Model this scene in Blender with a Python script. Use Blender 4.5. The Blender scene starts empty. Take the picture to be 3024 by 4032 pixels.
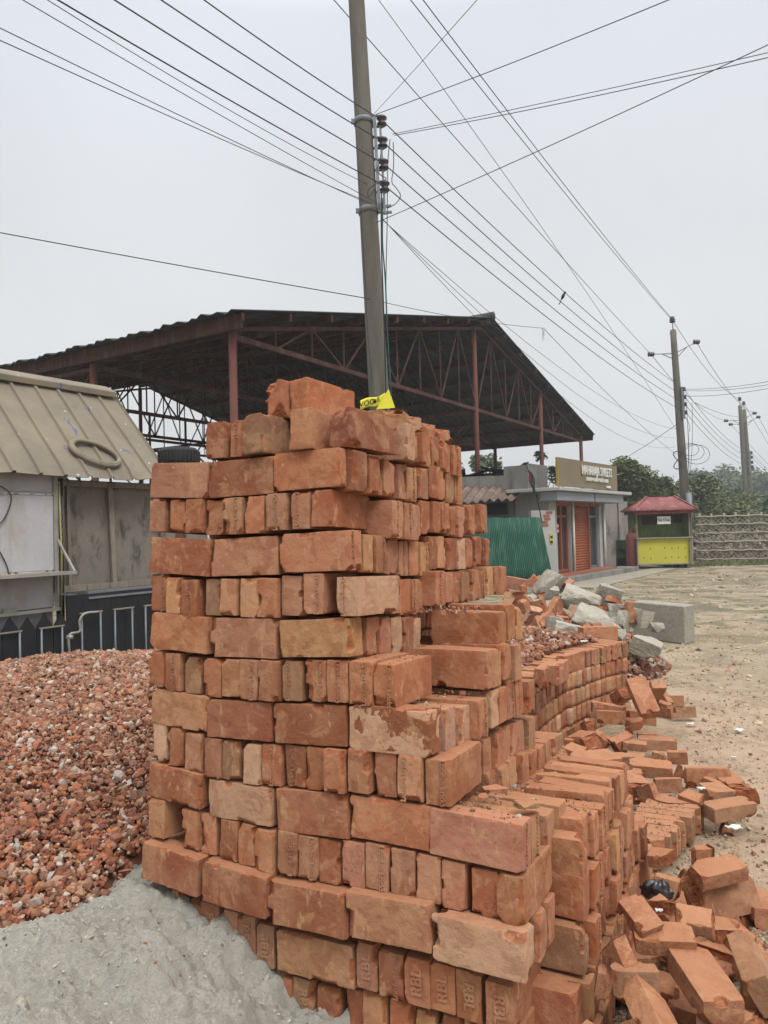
import bpy, bmesh, math, random
import numpy as np
from mathutils import Vector, Matrix, noise, Euler
R = math.radians
sc = bpy.context.scene

# ------------------------------------------------------------ camera
PITCH, ROLL, EYE = R(1.5), R(1.5), 1.45
cP, sP, cR, sR = math.cos(PITCH), math.sin(PITCH), math.cos(ROLL), math.sin(ROLL)
cam_d = bpy.data.cameras.new('camera')
cam = bpy.data.objects.new('camera', cam_d)
sc.collection.objects.link(cam)
cam_d.sensor_fit = 'VERTICAL'; cam_d.sensor_height = 36; cam_d.lens = 25.99
cam_d.clip_start = 0.05; cam_d.clip_end = 3000
m = Matrix(((cR, sR, 0), (sP*sR, -sP*cR, -cP), (-cP*sR, cP*cR, -sP))).to_4x4()
m.translation = (0, 0, EYE)
cam.matrix_world = m
sc.camera = cam

# ------------------------------------------------------------ overcast sky and weak sun
SUN_EL, SUN_AZ = R(52), R(150)      # azimuth measured clockwise from +Y
w = bpy.data.worlds.new('World'); sc.world = w; w.use_nodes = True
nt = w.node_tree; nt.nodes.clear()
N = nt.nodes.new
sky = N('ShaderNodeTexSky'); sky.sky_type = 'NISHITA'; sky.sun_disc = False
sky.sun_elevation = SUN_EL; sky.sun_rotation = SUN_AZ; sky.dust_density = 6; sky.air_density = 1.2
hs = N('ShaderNodeHueSaturation'); hs.inputs['Saturation'].default_value = 0.15
# cloud layer: grey white, brighter towards the zenith (overcast sky), faint lumps
tc = N('ShaderNodeTexCoord'); sx = N('ShaderNodeSeparateXYZ')
ramp = N('ShaderNodeValToRGB')
e = ramp.color_ramp.elements
e[0].position = 0.0; e[0].color = (6.7, 6.85, 6.9, 1)
e[1].position = 1.0; e[1].color = (26, 26, 26, 1)
for p, c in ((0.12, (6.75, 6.9, 6.98, 1)), (0.35, (6.3, 6.5, 6.75, 1)), (0.58, (6.4, 6.75, 7.3, 1)), (0.78, (17, 17, 17.3, 1))):
    q = e.new(p); q.color = c
nz = N('ShaderNodeTexNoise'); nz.inputs['Scale'].default_value = 2.2; nz.inputs['Detail'].default_value = 3
mr = N('ShaderNodeMapRange'); mr.inputs[1].default_value = .3; mr.inputs[2].default_value = .7; mr.inputs[3].default_value = .94; mr.inputs[4].default_value = 1.05
mul = N('ShaderNodeVectorMath'); mul.operation = 'SCALE'
mix = N('ShaderNodeMix'); mix.data_type = 'RGBA'; mix.inputs[0].default_value = 0.9
bg = N('ShaderNodeBackground'); bg.inputs[1].default_value = 0.1
out = N('ShaderNodeOutputWorld')
L = nt.links.new
L(sky.outputs[0], hs.inputs['Color']); L(tc.outputs['Generated'], sx.inputs[0]); L(sx.outputs[2], ramp.inputs[0])
L(tc.outputs['Generated'], nz.inputs['Vector']); L(nz.outputs[0], mr.inputs[0])
L(ramp.outputs[0], mul.inputs[0]); L(mr.outputs[0], mul.inputs['Scale'])
L(hs.outputs[0], mix.inputs[6]); L(mul.outputs[0], mix.inputs[7]); L(mix.outputs[2], bg.inputs[0]); L(bg.outputs[0], out.inputs[0])

sun_d = bpy.data.lights.new('sun', 'SUN'); sun_d.energy = 1.5; sun_d.angle = R(22); sun_d.color = (1, .965, .91)
sun = bpy.data.objects.new('sun', sun_d); sc.collection.objects.link(sun)
sd = Vector((math.sin(SUN_AZ)*math.cos(SUN_EL), math.cos(SUN_AZ)*math.cos(SUN_EL), math.sin(SUN_EL)))
sun.rotation_euler = sd.to_track_quat('Z', 'Y').to_euler()

sc.view_settings.view_transform = 'Standard'; sc.view_settings.look = 'None'
sc.view_settings.exposure = 0.34; sc.view_settings.gamma = 1
sc.cycles.max_bounces = 6; sc.cycles.diffuse_bounces = 2; sc.cycles.volume_bounces = 0; sc.cycles.transparent_max_bounces = 8
# ------------------------------------------------------------ helpers
rnd = random.Random(7)
F = 2911.0
def ray(px, py):
    dx = (px-1512)/F; dy = -(py-2016)/F
    x = dx*cR+dy*sR; v = -dx*sR+dy*cR
    return Vector((x, cP-sP*v, sP+cP*v))
def at(px, py, Y):
    r = ray(px, py); return Vector((0, 0, EYE)) + r*(Y/r.y)
def onz(px, py, z):
    r = ray(px, py); return Vector((0, 0, EYE)) + r*((z-EYE)/r.z)

def tag(o, label=None, cat=None, group=None, kind=None):
    if label:
        o['label'] = label
        if len(label.split()) > 16: print('LONG', label)
    if cat: o['category'] = cat
    if group: o['group'] = group
    if kind: o['kind'] = kind
    return o
def empty(name, loc=(0, 0, 0), label=None, cat=None, group=None, rz=0):
    o = bpy.data.objects.new(name, None); sc.collection.objects.link(o)
    o.location = loc; o.rotation_euler = (0, 0, rz); o.empty_display_size = .1
    return tag(o, label, cat, group)
def link(name, me, parent=None, loc=None):
    o = bpy.data.objects.new(name, me); sc.collection.objects.link(o)
    if parent: 
        o.parent = parent
        o.matrix_parent_inverse = parent_inv(parent)
    if loc: o.location = loc
    return o
def parent_inv(p):
    m_ = Matrix.Translation(p.location) @ p.rotation_euler.to_matrix().to_4x4() if p.rotation_mode != 'QUATERNION' else p.matrix_basis
    if p.parent: m_ = p.parent.matrix_basis @ m_ if False else m_
    return m_.inverted()

class MB:
    """collects shapes in world coordinates, build() links them as one mesh object"""
    def __init__(s): s.v = []; s.f = []; s.sm = []
    def add(s, vs, fs, smooth=False):
        b = len(s.v); s.v += [tuple(v) for v in vs]; s.f += [tuple(b+i for i in f) for f in fs]; s.sm += [smooth]*len(fs)
    def hexa(s, p):   # 8 corners: bottom 0-3 ccw, top 4-7
        s.add(p, [(3, 2, 1, 0), (4, 5, 6, 7), (0, 1, 5, 4), (1, 2, 6, 5), (2, 3, 7, 6), (3, 0, 4, 7)])
    def box(s, c, ax, ay, az, sx, sy, sz):
        c = Vector(c); ax, ay, az = Vector(ax)*sx/2, Vector(ay)*sy/2, Vector(az)*sz/2
        s.hexa([c-ax-ay-az, c+ax-ay-az, c+ax+ay-az, c-ax+ay-az, c-ax-ay+az, c+ax-ay+az, c+ax+ay+az, c-ax+ay+az])
    def zbox(s, x0, x1, y0, y1, z0, z1):
        s.box(((x0+x1)/2, (y0+y1)/2, (z0+z1)/2), (1, 0, 0), (0, 1, 0), (0, 0, 1), x1-x0, y1-y0, z1-z0)
    def bar(s, a, b, w_, h_, up=(0, 0, 1)):
        a, b = Vector(a), Vector(b); d = b-a; l = d.length
        if l < 1e-6: return
        d.normalize(); u = Vector(up)
        if abs(d.dot(u)) > .98: u = Vector((1, 0, 0))
        r = d.cross(u).normalized(); u = r.cross(d)
        s.box((a+b)/2, r, d, u, w_, l, h_)
    def tube(s, pts, r, n=8, cap=True):
        pts = [Vector(p) for p in pts]; rs = r if isinstance(r, (list, tuple)) else [r]*len(pts)
        vs = []; fs = []; prev = None
        for i, p in enumerate(pts):
            d = (pts[min(i+1, len(pts)-1)]-pts[max(i-1, 0)]).normalized()
            if prev is None:
                a = d.orthogonal().normalized()
            else:
                a = (prev-d*prev.dot(d)); a = a.normalized() if a.length > 1e-6 else d.orthogonal().normalized()
            prev = a; b = d.cross(a)
            for k in range(n):
                t = 2*math.pi*k/n; vs.append(p+(a*math.cos(t)+b*math.sin(t))*rs[i])
        for i in range(len(pts)-1):
            for k in range(n):
                k2 = (k+1) % n; fs.append((i*n+k, i*n+k2, (i+1)*n+k2, (i+1)*n+k))
        if cap:
            fs.append(tuple(range(n-1, -1, -1))); fs.append(tuple((len(pts)-1)*n+k for k in range(n)))
        s.add(vs, fs, True)
    def lathe(s, base, axis, prof, n=12):
        base = Vector(base); d = Vector(axis).normalized(); a = d.orthogonal().normalized(); b = d.cross(a); vs = []; fs = []
        for (r_, h_) in prof:
            for k in range(n):
                t = 2*math.pi*k/n; vs.append(base+d*h_+(a*math.cos(t)+b*math.sin(t))*r_)
        for i in range(len(prof)-1):
            for k in range(n):
                k2 = (k+1) % n; fs.append((i*n+k, i*n+k2, (i+1)*n+k2, (i+1)*n+k))
        fs.append(tuple(range(n-1, -1, -1))); fs.append(tuple((len(prof)-1)*n+k for k in range(n)))
        s.add(vs, fs, True)
    def mesh(s, name, mat=None):
        me = bpy.data.meshes.new(name); me.from_pydata(s.v, [], s.f)
        me.polygons.foreach_set('use_smooth', s.sm)
        if mat: me.materials.append(mat)
        me.update(); return me
    def build(s, name, mat, parent=None, bevel=0):
        me = s.mesh(name, mat)
        if bevel:
            b = bmesh.new(); b.from_mesh(me)
            bmesh.ops.bevel(b, geom=[e_ for e_ in b.edges if len(e_.link_faces) == 2 and e_.calc_face_angle(0) > .6], offset=bevel, segments=1, affect='EDGES')
            b.to_mesh(me); b.free()
        return link(name, me, parent)

def grid_mesh(name, nx, ny, fn, mat, smooth=True):
    vs = [fn(i/(nx-1), j/(ny-1)) for j in range(ny) for i in range(nx)]
    fs = [(j*nx+i, j*nx+i+1, (j+1)*nx+i+1, (j+1)*nx+i) for j in range(ny-1) for i in range(nx-1)]
    me = bpy.data.meshes.new(name); me.from_pydata([tuple(v) for v in vs], [], fs)
    me.polygons.foreach_set('use_smooth', [smooth]*len(fs)); me.materials.append(mat); me.update(); return me

def text_mesh(body, size, extrude, bold=0):
    cu = bpy.data.curves.new('lettering', 'FONT'); cu.body = body; cu.size = size; cu.extrude = extrude
    cu.align_x = 'CENTER'; cu.align_y = 'CENTER'; cu.resolution_u = 3; cu.offset = bold
    o = bpy.data.objects.new('lettering', cu); sc.collection.objects.link(o)
    dg = bpy.context.evaluated_depsgraph_get(); me = bpy.data.meshes.new_from_object(o.evaluated_get(dg))
    v = [tuple(x.co) for x in me.vertices]; f = [tuple(p.vertices) for p in me.polygons]
    bpy.data.objects.remove(o); bpy.data.curves.remove(cu); bpy.data.meshes.remove(me)
    return v, f
def put_text(mb, body, size, extrude, origin, xdir, ydir, bold=0, sx=1):
    v, f = text_mesh(body, size, extrude, bold)
    o = Vector(origin); X = Vector(xdir).normalized(); Y = Vector(ydir).normalized(); Z = X.cross(Y)
    mb.add([o+X*a*sx+Y*b+Z*c for a, b, c in v], f)

ORD = ['zeroth','first','second','third','fourth','fifth','sixth','seventh','eighth','ninth','tenth','eleventh','twelfth','thirteenth','fourteenth','fifteenth','sixteenth','seventeenth','eighteenth','nineteenth','twentieth','twenty-first']

# ------------------------------------------------------------ materials
class NT:
    def __init__(s, name):
        s.m = bpy.data.materials.new(name); s.m.use_nodes = True; s.t = s.m.node_tree
        s.b = s.t.nodes['Principled BSDF']; s.b.inputs['Roughness'].default_value = .9
        s.b.inputs['Specular IOR Level'].default_value = .25
    def n(s, t, **k):
        x = s.t.nodes.new(t)
        for a, b in k.items(): setattr(x, a, b)
        return x
    def l(s, a, b): s.t.links.new(a, b)
    def coord(s, which='Object', scale=(1, 1, 1), rand=False):
        tc_ = s.n('ShaderNodeTexCoord'); mp = s.n('ShaderNodeMapping'); mp.inputs['Scale'].default_value = scale
        s.l(tc_.outputs[which], mp.inputs[0])
        if rand:
            oi = s.n('ShaderNodeObjectInfo'); sc_ = s.n('ShaderNodeMath', operation='MULTIPLY'); sc_.inputs[1].default_value = 37.0
            s.l(oi.outputs['Random'], sc_.inputs[0]); s.l(sc_.outputs[0], mp.inputs['Location'])
        return mp.outputs[0]
    def noise(s, co, scale, detail=4, rough=.55, dist=0):
        x = s.n('ShaderNodeTexNoise'); x.inputs['Scale'].default_value = scale; x.inputs['Detail'].default_value = detail
        x.inputs['Roughness'].default_value = rough; x.inputs['Distortion'].default_value = dist
        s.l(co, x.inputs['Vector']); return x.outputs[0]
    def voro(s, co, scale, feature='F1', out='Distance', rand=1):
        x = s.n('ShaderNodeTexVoronoi'); x.feature = feature; x.inputs['Scale'].default_value = scale; x.inputs['Randomness'].default_value = rand
        s.l(co, x.inputs['Vector']); return x.outputs[out]
    def rng(s, v, a, b, c=0, d=1):
        x = s.n('ShaderNodeMapRange'); 
        for i, q in enumerate((a, b, c, d)): x.inputs[i+1].default_value = q
        s.l(v, x.inputs[0]); return x.outputs[0]
    def mix(s, fac, a, b, mode='MIX'):
        x = s.n('ShaderNodeMix', data_type='RGBA', blend_type=mode)
        for sock, val in ((x.inputs[0], fac), (x.inputs[6], a), (x.inputs[7], b)):
            if isinstance(val, (int, float)): sock.default_value = val
            elif isinstance(val, tuple): sock.default_value = (*val, 1) if len(val) == 3 else val
            else: s.l(val, sock)
        return x.outputs[2]
    def math(s, op, a, b=None):
        x = s.n('ShaderNodeMath', operation=op)
        for i, val in enumerate((a, b)):
            if val is None: continue
            if isinstance(val, (int, float)): x.inputs[i].default_value = val
            else: s.l(val, x.inputs[i])
        return x.outputs[0]
    def col(s, c): 
        if isinstance(c, tuple): s.b.inputs['Base Color'].default_value = (*c, 1)
        else: s.l(c, s.b.inputs['Base Color'])
    def bump(s, hgt, strength, dist=.01, prev=None):
        x = s.n('ShaderNodeBump'); x.inputs['Strength'].default_value = strength; x.inputs['Distance'].default_value = dist
        s.l(hgt, x.inputs['Height'])
        if prev is not None: s.l(prev, x.inputs['Normal'])
        s.l(x.outputs[0], s.b.inputs['Normal']); return x.outputs[0]

def basic(name, col, col2=None, scale=6, rough=.85, bump=.15, metal=0, stain=None, stain_sc=(3, 3, .6), spec=.25, which='Object'):
    M_ = NT(name); co = M_.coord(which)
    c2 = col2 or tuple(v*.72 for v in col)
    nA = M_.noise(co, scale, 6, .6)
    c_ = M_.mix(M_.rng(nA, .35, .65), col, c2)
    if stain:
        cs = M_.coord(which, stain_sc); nS = M_.noise(cs, 2.2, 7, .68, .4)
        c_ = M_.mix(M_.rng(nS, .5, .68), c_, stain)
    nF = M_.noise(co, scale*14, 3, .6)
    c_ = M_.mix(M_.rng(nF, .3, .7, 0, .25), c_, tuple(v*.8 for v in c2))
    M_.col(c_); M_.b.inputs['Roughness'].default_value = rough; M_.b.inputs['Metallic'].default_value = metal; M_.b.inputs['Specular IOR Level'].default_value = spec
    if bump: M_.bump(nF, bump, .01)
    return M_.m

def brick_material(name, use_attr=False, worn=0):
    M_ = NT(name)
    co = M_.coord('Object', (1, 1, 1), rand=True)
    if use_attr:
        at_ = M_.n('ShaderNodeAttribute'); at_.attribute_name = 'tint'; base = at_.outputs['Color']
    else:
        oi = M_.n('ShaderNodeObjectInfo'); base = oi.outputs['Color']
    if worn: base = M_.mix(worn, base, (.60, .43, .30))
    # broad kiln marks: sharper edged pale / dark patches
    n1 = M_.noise(co, 7, 3, .5, .8)
    pale = M_.mix(.6, base, (.50, .30, .165))
    n1 = M_.noise(co, 10, 5, .6, 1.2)
    c_ = M_.mix(M_.rng(n1, .52, .57, 0, .66), base, pale)
    n7 = M_.noise(co, 5.5, 3, .5, .3)
    c_ = M_.mix(M_.rng(n7, .40, .64, 0, .62), c_, M_.mix(.7, base, (.47, .27, .165)))
    n2 = M_.noise(co, 13, 4, .6, .9)
    dark = M_.mix(.65, base, (.16, .042, .018))
    c_ = M_.mix(M_.rng(n2, .53, .58, 0, .5), c_, dark)
    # soft cloudiness
    n3 = M_.noise(co, 26, 6, .7)
    c_ = M_.mix(M_.rng(n3, .35, .7, 0, .38), c_, M_.mix(.5, base, (.27, .08, .034)))
    # buff lime streaks, rare
    cs = M_.coord('Object', (3, 3, 1.2), rand=True)
    n4 = M_.noise(cs, 9, 5, .65, .3)
    c_ = M_.mix(M_.rng(n4, .61, .66, 0, .62), c_, (.46, .29, .155))
    n5 = M_.noise(co, 34, 2, .5, .2)
    c_ = M_.mix(M_.rng(n5, .72, .75, 0, .5), c_, (.52, .39, .26))
    # hairline cracks and scratches: thin level lines of a warped noise
    n6 = M_.noise(M_.coord('Object', (.7, 1.4, 1.4), rand=True), 6, 5, .6, .8)
    ln = M_.math('MULTIPLY', M_.rng(M_.math('ABSOLUTE', M_.math('SUBTRACT', n6, .5)), 0, .0045, 1, 0), M_.rng(M_.noise(co, 8, 2), .5, .6))
    c_ = M_.mix(M_.math('MULTIPLY', ln, .8), c_, (.09, .03, .018))
    # small pits and soot specks
    v1 = M_.voro(co, 160)
    c_ = M_.mix(M_.rng(v1, .05, .16, .55, 0), c_, (.14, .05, .03))
    gr = M_.noise(co, 420, 3, .7)
    c_ = M_.mix(M_.rng(gr, .3, .7, 0, .28), c_, (.42, .20, .10))
    # chipped places show the rougher orange inside
    ca = M_.n('ShaderNodeAttribute'); ca.attribute_name = 'chip'
    c_ = M_.mix(M_.math('MULTIPLY', ca.outputs['Fac'], .75), c_, M_.mix(M_.rng(n3, .3, .7), (.32, .105, .042), (.20, .055, .024)))
    # thin red dust lying on upward faces
    g = M_.n('ShaderNodeNewGeometry'); sz = M_.n('ShaderNodeSeparateXYZ'); M_.l(g.outputs['Normal'], sz.inputs[0])
    up = M_.rng(sz.outputs[2], .75, .98)
    dn = M_.noise(M_.coord('Object', (1, 1, 1)), 60, 5, .7)
    c_ = M_.mix(M_.math('MULTIPLY', up, M_.rng(dn, .3, .6, .25, .8)), c_, (.37, .17, .09))
    M_.col(c_); M_.b.inputs['Roughness'].default_value = .93; M_.b.inputs['Specular IOR Level'].default_value = .18
    b1 = M_.bump(n3, .6, .008)
    sc_ = M_.coord('Object', (.5, 6, 6), rand=True)
    b2 = M_.bump(M_.noise(co, 55, 4, .6), .45, .004, b1)
    b3 = M_.bump(M_.rng(v1, .05, .2), .3, .002, b2)
    b4 = M_.bump(gr, .35, .0012, b3)
    return M_.m
MB_BRICK = brick_material('fired_clay')
MB_CHIP = brick_material('fired_clay_chips', True); MB_LET = brick_material('fired_clay_worn_letters', False, .20)

def conc_mat(name, c1, c2, c3, sc_=3):
    M_ = NT(name); co = M_.coord('Object')
    a = M_.noise(co, sc_, 7, .65); b = M_.noise(co, sc_*9, 5, .7)
    c_ = M_.mix(M_.rng(a, .35, .65), c1, c2); c_ = M_.mix(M_.rng(b, .45, .7, 0, .7), c_, c3)
    v = M_.voro(co, sc_*30); c_ = M_.mix(M_.rng(v, .05, .15, .5, 0), c_, tuple(x*.45 for x in c1))
    M_.col(c_); x = M_.bump(b, .5, .012); M_.bump(M_.noise(co, sc_*45, 3), .3, .003, x); return M_.m
M_CONC = conc_mat('weathered_concrete', (.34, .32, .27), (.25, .235, .20), (.19, .175, .145), 3)
M_CONCW = conc_mat('broken_pale_concrete', (.40, .37, .305), (.30, .275, .225), (.19, .165, .13), 7)
M_POLE = NT('pole_concrete'); 
def _pole(M_):
    co = M_.coord('Object', (1, 1, .25)); a = M_.noise(co, 5, 8, .7); b = M_.noise(M_.coord('Object', (1, 1, .1)), 16, 5, .7)
    c_ = M_.mix(M_.rng(a, .3, .7), (.155, .143, .120), (.10, .092, .078)); c_ = M_.mix(M_.rng(b, .5, .75, 0, .7), c_, (.09, .083, .07))
    M_.col(c_); M_.bump(M_.noise(M_.coord('Object'), 60, 4), .35, .004); return M_.m
M_POLE = _pole(M_POLE)
# ------------------------------------------------------------ ground
def fbm(x, y, z=0, o=4, s_=1.0):
    return noise.fractal(Vector((x*s_, y*s_, z)), 1.0, 2.0, o)
def gz(x, y):
    z = 0.016*fbm(x, y, 3, 3, 1.3) + .010*fbm(x, y, 9, 3, 5)
    # low bank of dust and rubble along the right side of the stack
    d = math.hypot((x-1.25)/.75, (y-1.7)/1.25)
    if d < 1: z += .22*(1-d*d)**1.2
    return z
def ground_material():
    M_ = NT('dry_earth'); co = M_.coord('Object')
    a = M_.noise(co, .32, 8, .6, .5); b = M_.noise(co, 2.1, 8, .65, .3); c = M_.noise(co, 14, 6, .7); d = M_.noise(co, .11, 5, .55)
    c_ = M_.mix(M_.rng(a, .44, .56), (.375, .31, .215), (.295, .245, .168))
    c_ = M_.mix(M_.rng(b, .47, .55, 0, .8), c_, (.185, .155, .10))
    c_ = M_.mix(M_.rng(d, .5, .62, 0, .5), c_, (.33, .215, .14))
    g2 = M_.noise(co, .9, 6, .7, .6)
    c_ = M_.mix(M_.rng(g2, .57, .66, 0, .55), c_, (.165, .155, .09))
    # brick dust close to the stacks
    gm = M_.n('ShaderNodeVectorMath', operation='DISTANCE'); M_.l(co, gm.inputs[0]); gm.inputs[1].default_value = (1.6, 3.6, 0)
    near = M_.rng(gm.outputs['Value'], 1.2, 5.2, 1, 0)
    nf = M_.math('MULTIPLY', near, M_.rng(c, .35, .6, .15, .75))
    c_ = M_.mix(nf, c_, (.38, .23, .155))
    c_ = M_.mix(M_.rng(c, .4, .7, 0, .5), c_, (.45, .375, .27))
    far = M_.rng(gm.outputs['Value'], 6, 14, 0, .35)
    c_ = M_.mix(far, c_, (.26, .215, .15))
    g3 = M_.noise(M_.coord('Object', (.7, .9, 1)), 1.3, 8, .72, .8)
    c_ = M_.mix(M_.math('MULTIPLY', M_.rng(g3, .47, .55, 0, .85), M_.rng(gm.outputs['Value'], 3, 8, 0, 1)), c_, (.125, .112, .068))
    v = M_.voro(co, 34); c_ = M_.mix(M_.rng(v, .06, .13, .6, 0), c_, (.42, .22, .14))
    v = M_.voro(co, 11); c_ = M_.mix(M_.rng(v, .07, .11, .7, 0), c_, (.55, .47, .36))
    tf = M_.noise(co, 26, 5, .75); c_ = M_.mix(M_.rng(tf, .56, .66, 0, .6), c_, (.16, .13, .085))
    M_.col(c_)
    x = M_.bump(b, .8, .06); x = M_.bump(c, .9, .03, x); M_.bump(M_.noise(co, 70, 4, .7), .5, .006, x)
    return M_.m
M_GROUND = ground_material()
def axis(lo, hi, near_lo, near_hi, step, n_far):
    a = list(np.arange(near_lo, near_hi+1e-6, step))
    k = np.linspace(0, 1, n_far+1)[1:]**2.2
    return [near_lo+(lo-near_lo)*t for t in k[::-1]] + a + [near_hi+(hi-near_hi)*t for t in k]
gx = axis(-600, 600, -3, 7, .09, 26); gy = axis(-40, 900, 0, 16, .11, 26)
vs = [(x, y, gz(x, y)) for y in gy for x in gx]; nx = len(gx)
fs = [(j*nx+i, j*nx+i+1, (j+1)*nx+i+1, (j+1)*nx+i) for j in range(len(gy)-1) for i in range(nx-1)]
me = bpy.data.meshes.new('ground'); me.from_pydata(vs, [], fs); me.polygons.foreach_set('use_smooth', [True]*len(fs)); me.materials.append(M_GROUND)
tag(link('ground', me), 'dry trampled earth yard strewn with brick dust', 'ground', kind='structure')
# ------------------------------------------------------------ large open steel shed
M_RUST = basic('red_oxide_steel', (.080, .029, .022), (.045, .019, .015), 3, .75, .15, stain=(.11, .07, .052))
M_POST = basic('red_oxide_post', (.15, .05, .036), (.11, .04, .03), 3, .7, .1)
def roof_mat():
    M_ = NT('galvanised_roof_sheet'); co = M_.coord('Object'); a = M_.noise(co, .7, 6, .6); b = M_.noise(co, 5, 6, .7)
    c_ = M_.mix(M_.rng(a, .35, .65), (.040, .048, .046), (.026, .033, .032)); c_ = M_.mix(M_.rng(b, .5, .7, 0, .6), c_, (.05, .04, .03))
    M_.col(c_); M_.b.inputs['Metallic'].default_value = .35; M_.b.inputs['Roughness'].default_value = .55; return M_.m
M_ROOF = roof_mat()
G2 = Vector((math.sin(R(31.7)), math.cos(R(31.7)), 0)); E2 = Vector((-G2.y, G2.x, 0))
YN = 11.8; N0 = Vector((-.198*YN, YN, 0)); WID = 1.746*YN; HE = 1.45+YN*892/2911; RT = .514; RIDGE = 7.42
def SP(tau, k, z): return N0+G2*(tau*WID)+E2*k+Vector((0, 0, z))
def roof_z(tau): return HE+(RIDGE-HE)*(tau/RT if tau < RT else (1-tau)/(1-RT))
shed = empty('open_shed', SP(.5, 8, 0), 'huge open-sided steel shed with dark corrugated gable roof behind the brick stack', 'shed')
LEN = 14.6
def slope(t0, t1):
    nx_ = int(LEN/.075); rows = 13
    def fn(u, v):
        t = t0+(t1-t0)*v; k = u*LEN
        ph = math.sin(k/.30*2*math.pi)
        p = SP(t, k, roof_z(t)+.028*ph+.02*math.sin(k*2.1+v*7)*(.6 if v in (0, 1) else .2))
        if v in (0.0,): p += G2*(.05*math.sin(k*7.3))
        return p
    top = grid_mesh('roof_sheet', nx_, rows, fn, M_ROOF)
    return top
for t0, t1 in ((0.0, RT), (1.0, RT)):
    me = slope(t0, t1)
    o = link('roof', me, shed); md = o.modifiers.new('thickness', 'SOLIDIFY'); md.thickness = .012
mb = MB(); mb.tube([SP(RT, -.03, RIDGE+.05), SP(RT, LEN, RIDGE+.05)], .13, 8); mb.build('ridge_cap', M_ROOF, shed)
frames = [.38, 4.0, 7.6, 11.0, 14.2]
HB = 4.78
posts_t = (.018, .490, .745, .965)
for fi, k in enumerate(frames):
    for pi, t in enumerate(posts_t):
        if fi and pi in (1, 2) and fi % 2: continue
        a = SP(t, k, -.05); top = roof_z(t)-.2; r_ = .068
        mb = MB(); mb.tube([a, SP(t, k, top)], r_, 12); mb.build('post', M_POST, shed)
    # triangular truss: bottom chord, two rafters, webs
    mb = MB()
    ta, tb = .02, .965
    zt = lambda t: roof_z(t)-.24
    mb.bar(SP(ta, k, HB), SP(tb, k, HB), .07, .09)
    mb.bar(SP(ta, k, zt(ta)), SP(RT, k, zt(RT)), .05, .07); mb.bar(SP(RT, k, zt(RT)), SP(tb, k, zt(tb)), .05, .07)
    n_ = 18; ts = [ta+(tb-ta)*i/n_ for i in range(n_+1)]
    for i in range(1, n_):
        mb.bar(SP(ts[i], k, HB), SP(ts[i], k, zt(ts[i])), .034, .034)
        if i < n_-1:
            if i % 2: mb.bar(SP(ts[i], k, HB), SP(ts[i+1], k, zt(ts[i+1])), .034, .034)
            else: mb.bar(SP(ts[i], k, zt(ts[i])), SP(ts[i+1], k, HB), .034, .034)
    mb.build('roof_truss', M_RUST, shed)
# purlins along the roof
for i in range(17):
    t = .012+i*(.976/16)
    mb = MB(); z = roof_z(t)-.10
    mb.bar(SP(t, .02, z), SP(t, LEN-.1, z), .06, .13); mb.build('purlin', M_RUST, shed)
# longitudinal lattice girders between the frames (on the post lines)
for t in (.018, .490):
    for i in range(4):
        if t < .1 and i == 0: continue
        k0, k1 = frames[i], frames[i+1]; mb = MB(); z0 = HB-.95; 
        mb.bar(SP(t, k0, HB-.05), SP(t, k1, HB-.05), .05, .07); mb.bar(SP(t, k0, z0), SP(t, k1, z0), .05, .07)
        for q in range(4):
            ka, kb = k0+(k1-k0)*q/4, k0+(k1-k0)*(q+1)/4
            mb.bar(SP(t, ka, z0 if q % 2 else HB-.05), SP(t, kb, HB-.05 if q % 2 else z0), .035, .035)
        if t < .1 and i == 0: pass
        mb.build('lattice_girder', M_RUST, shed)
# eave fascia beam
mb = MB(); mb.bar(SP(.012, .05, HE-.16), SP(.012, LEN, HE-.16), .05, .13); mb.build('eave_beam', M_RUST, shed)
mb = MB(); mb.bar(SP(.99, .05, HE-.15), SP(.99, LEN, HE-.15), .06, .16); mb.build('eave_beam', M_RUST, shed)
# lower scaffold like bracing at the back of the shed (seen against the sky at the left)
for kk in (frames[2]+.1, frames[4]+.1):
    mb = MB()
    for z in (1.2, 2.2, 3.2, 4.1):
        mb.bar(SP(.05, kk, z), SP(.93, kk, z), .05, .07)
    for i in range(14):
        t0, t1 = .05+i*.0628, .05+(i+1)*.0628
        for (z0, z1) in ((1.2, 2.2), (2.2, 3.2), (3.2, 4.1)):
            if (i+int(z0)) % 2: z0, z1 = z1, z0
            mb.bar(SP(t0, kk, z0), SP(t1, kk, z1), .035, .035)
        mb.bar(SP(t0, kk, 0), SP(t0, kk, 4.8), .05, .05)
    mb.build('cross_bracing', M_RUST, shed)
# black tyre lying on the far bracing, just over the stack's left end
M_RUB = basic('tyre_rubber', (.022, .022, .024), (.03, .03, .03), 8, .75, .2)
tp = at(705, 1800, 6.3)
mb = MB(); mb.lathe(tp-Vector((0, 0, .08)), (0, 0, 1), [(.10, .0), (.145, -.005), (.168, .02), (.172, .075), (.165, .13), (.14, .155), (.10, .15), (.098, .08)], 30)
for i in range(30):
    a = 2*math.pi*i/30; d = Vector((math.cos(a), math.sin(a), 0)); mb.box(tp+d*.170, d, (-d.y, d.x, 0), (0, 0, 1), .012, .022, .09)
tag(mb.build('tyre', M_RUB), 'small black rubber tyre standing above the left end of the brick stack', 'tyre')
mb = MB(); mb.tube([Vector((tp.x, tp.y, 0)), tp-Vector((0, 0, .09))], .045, 8); mb.box(tp-Vector((0, 0, .10)), (1, 0, 0), (0, 1, 0), (0, 0, 1), .3, .3, .03)
tag(mb.build('tyre_stand', M_RUST), 'rusty post with a flat plate under the black tyre', 'post')
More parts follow.
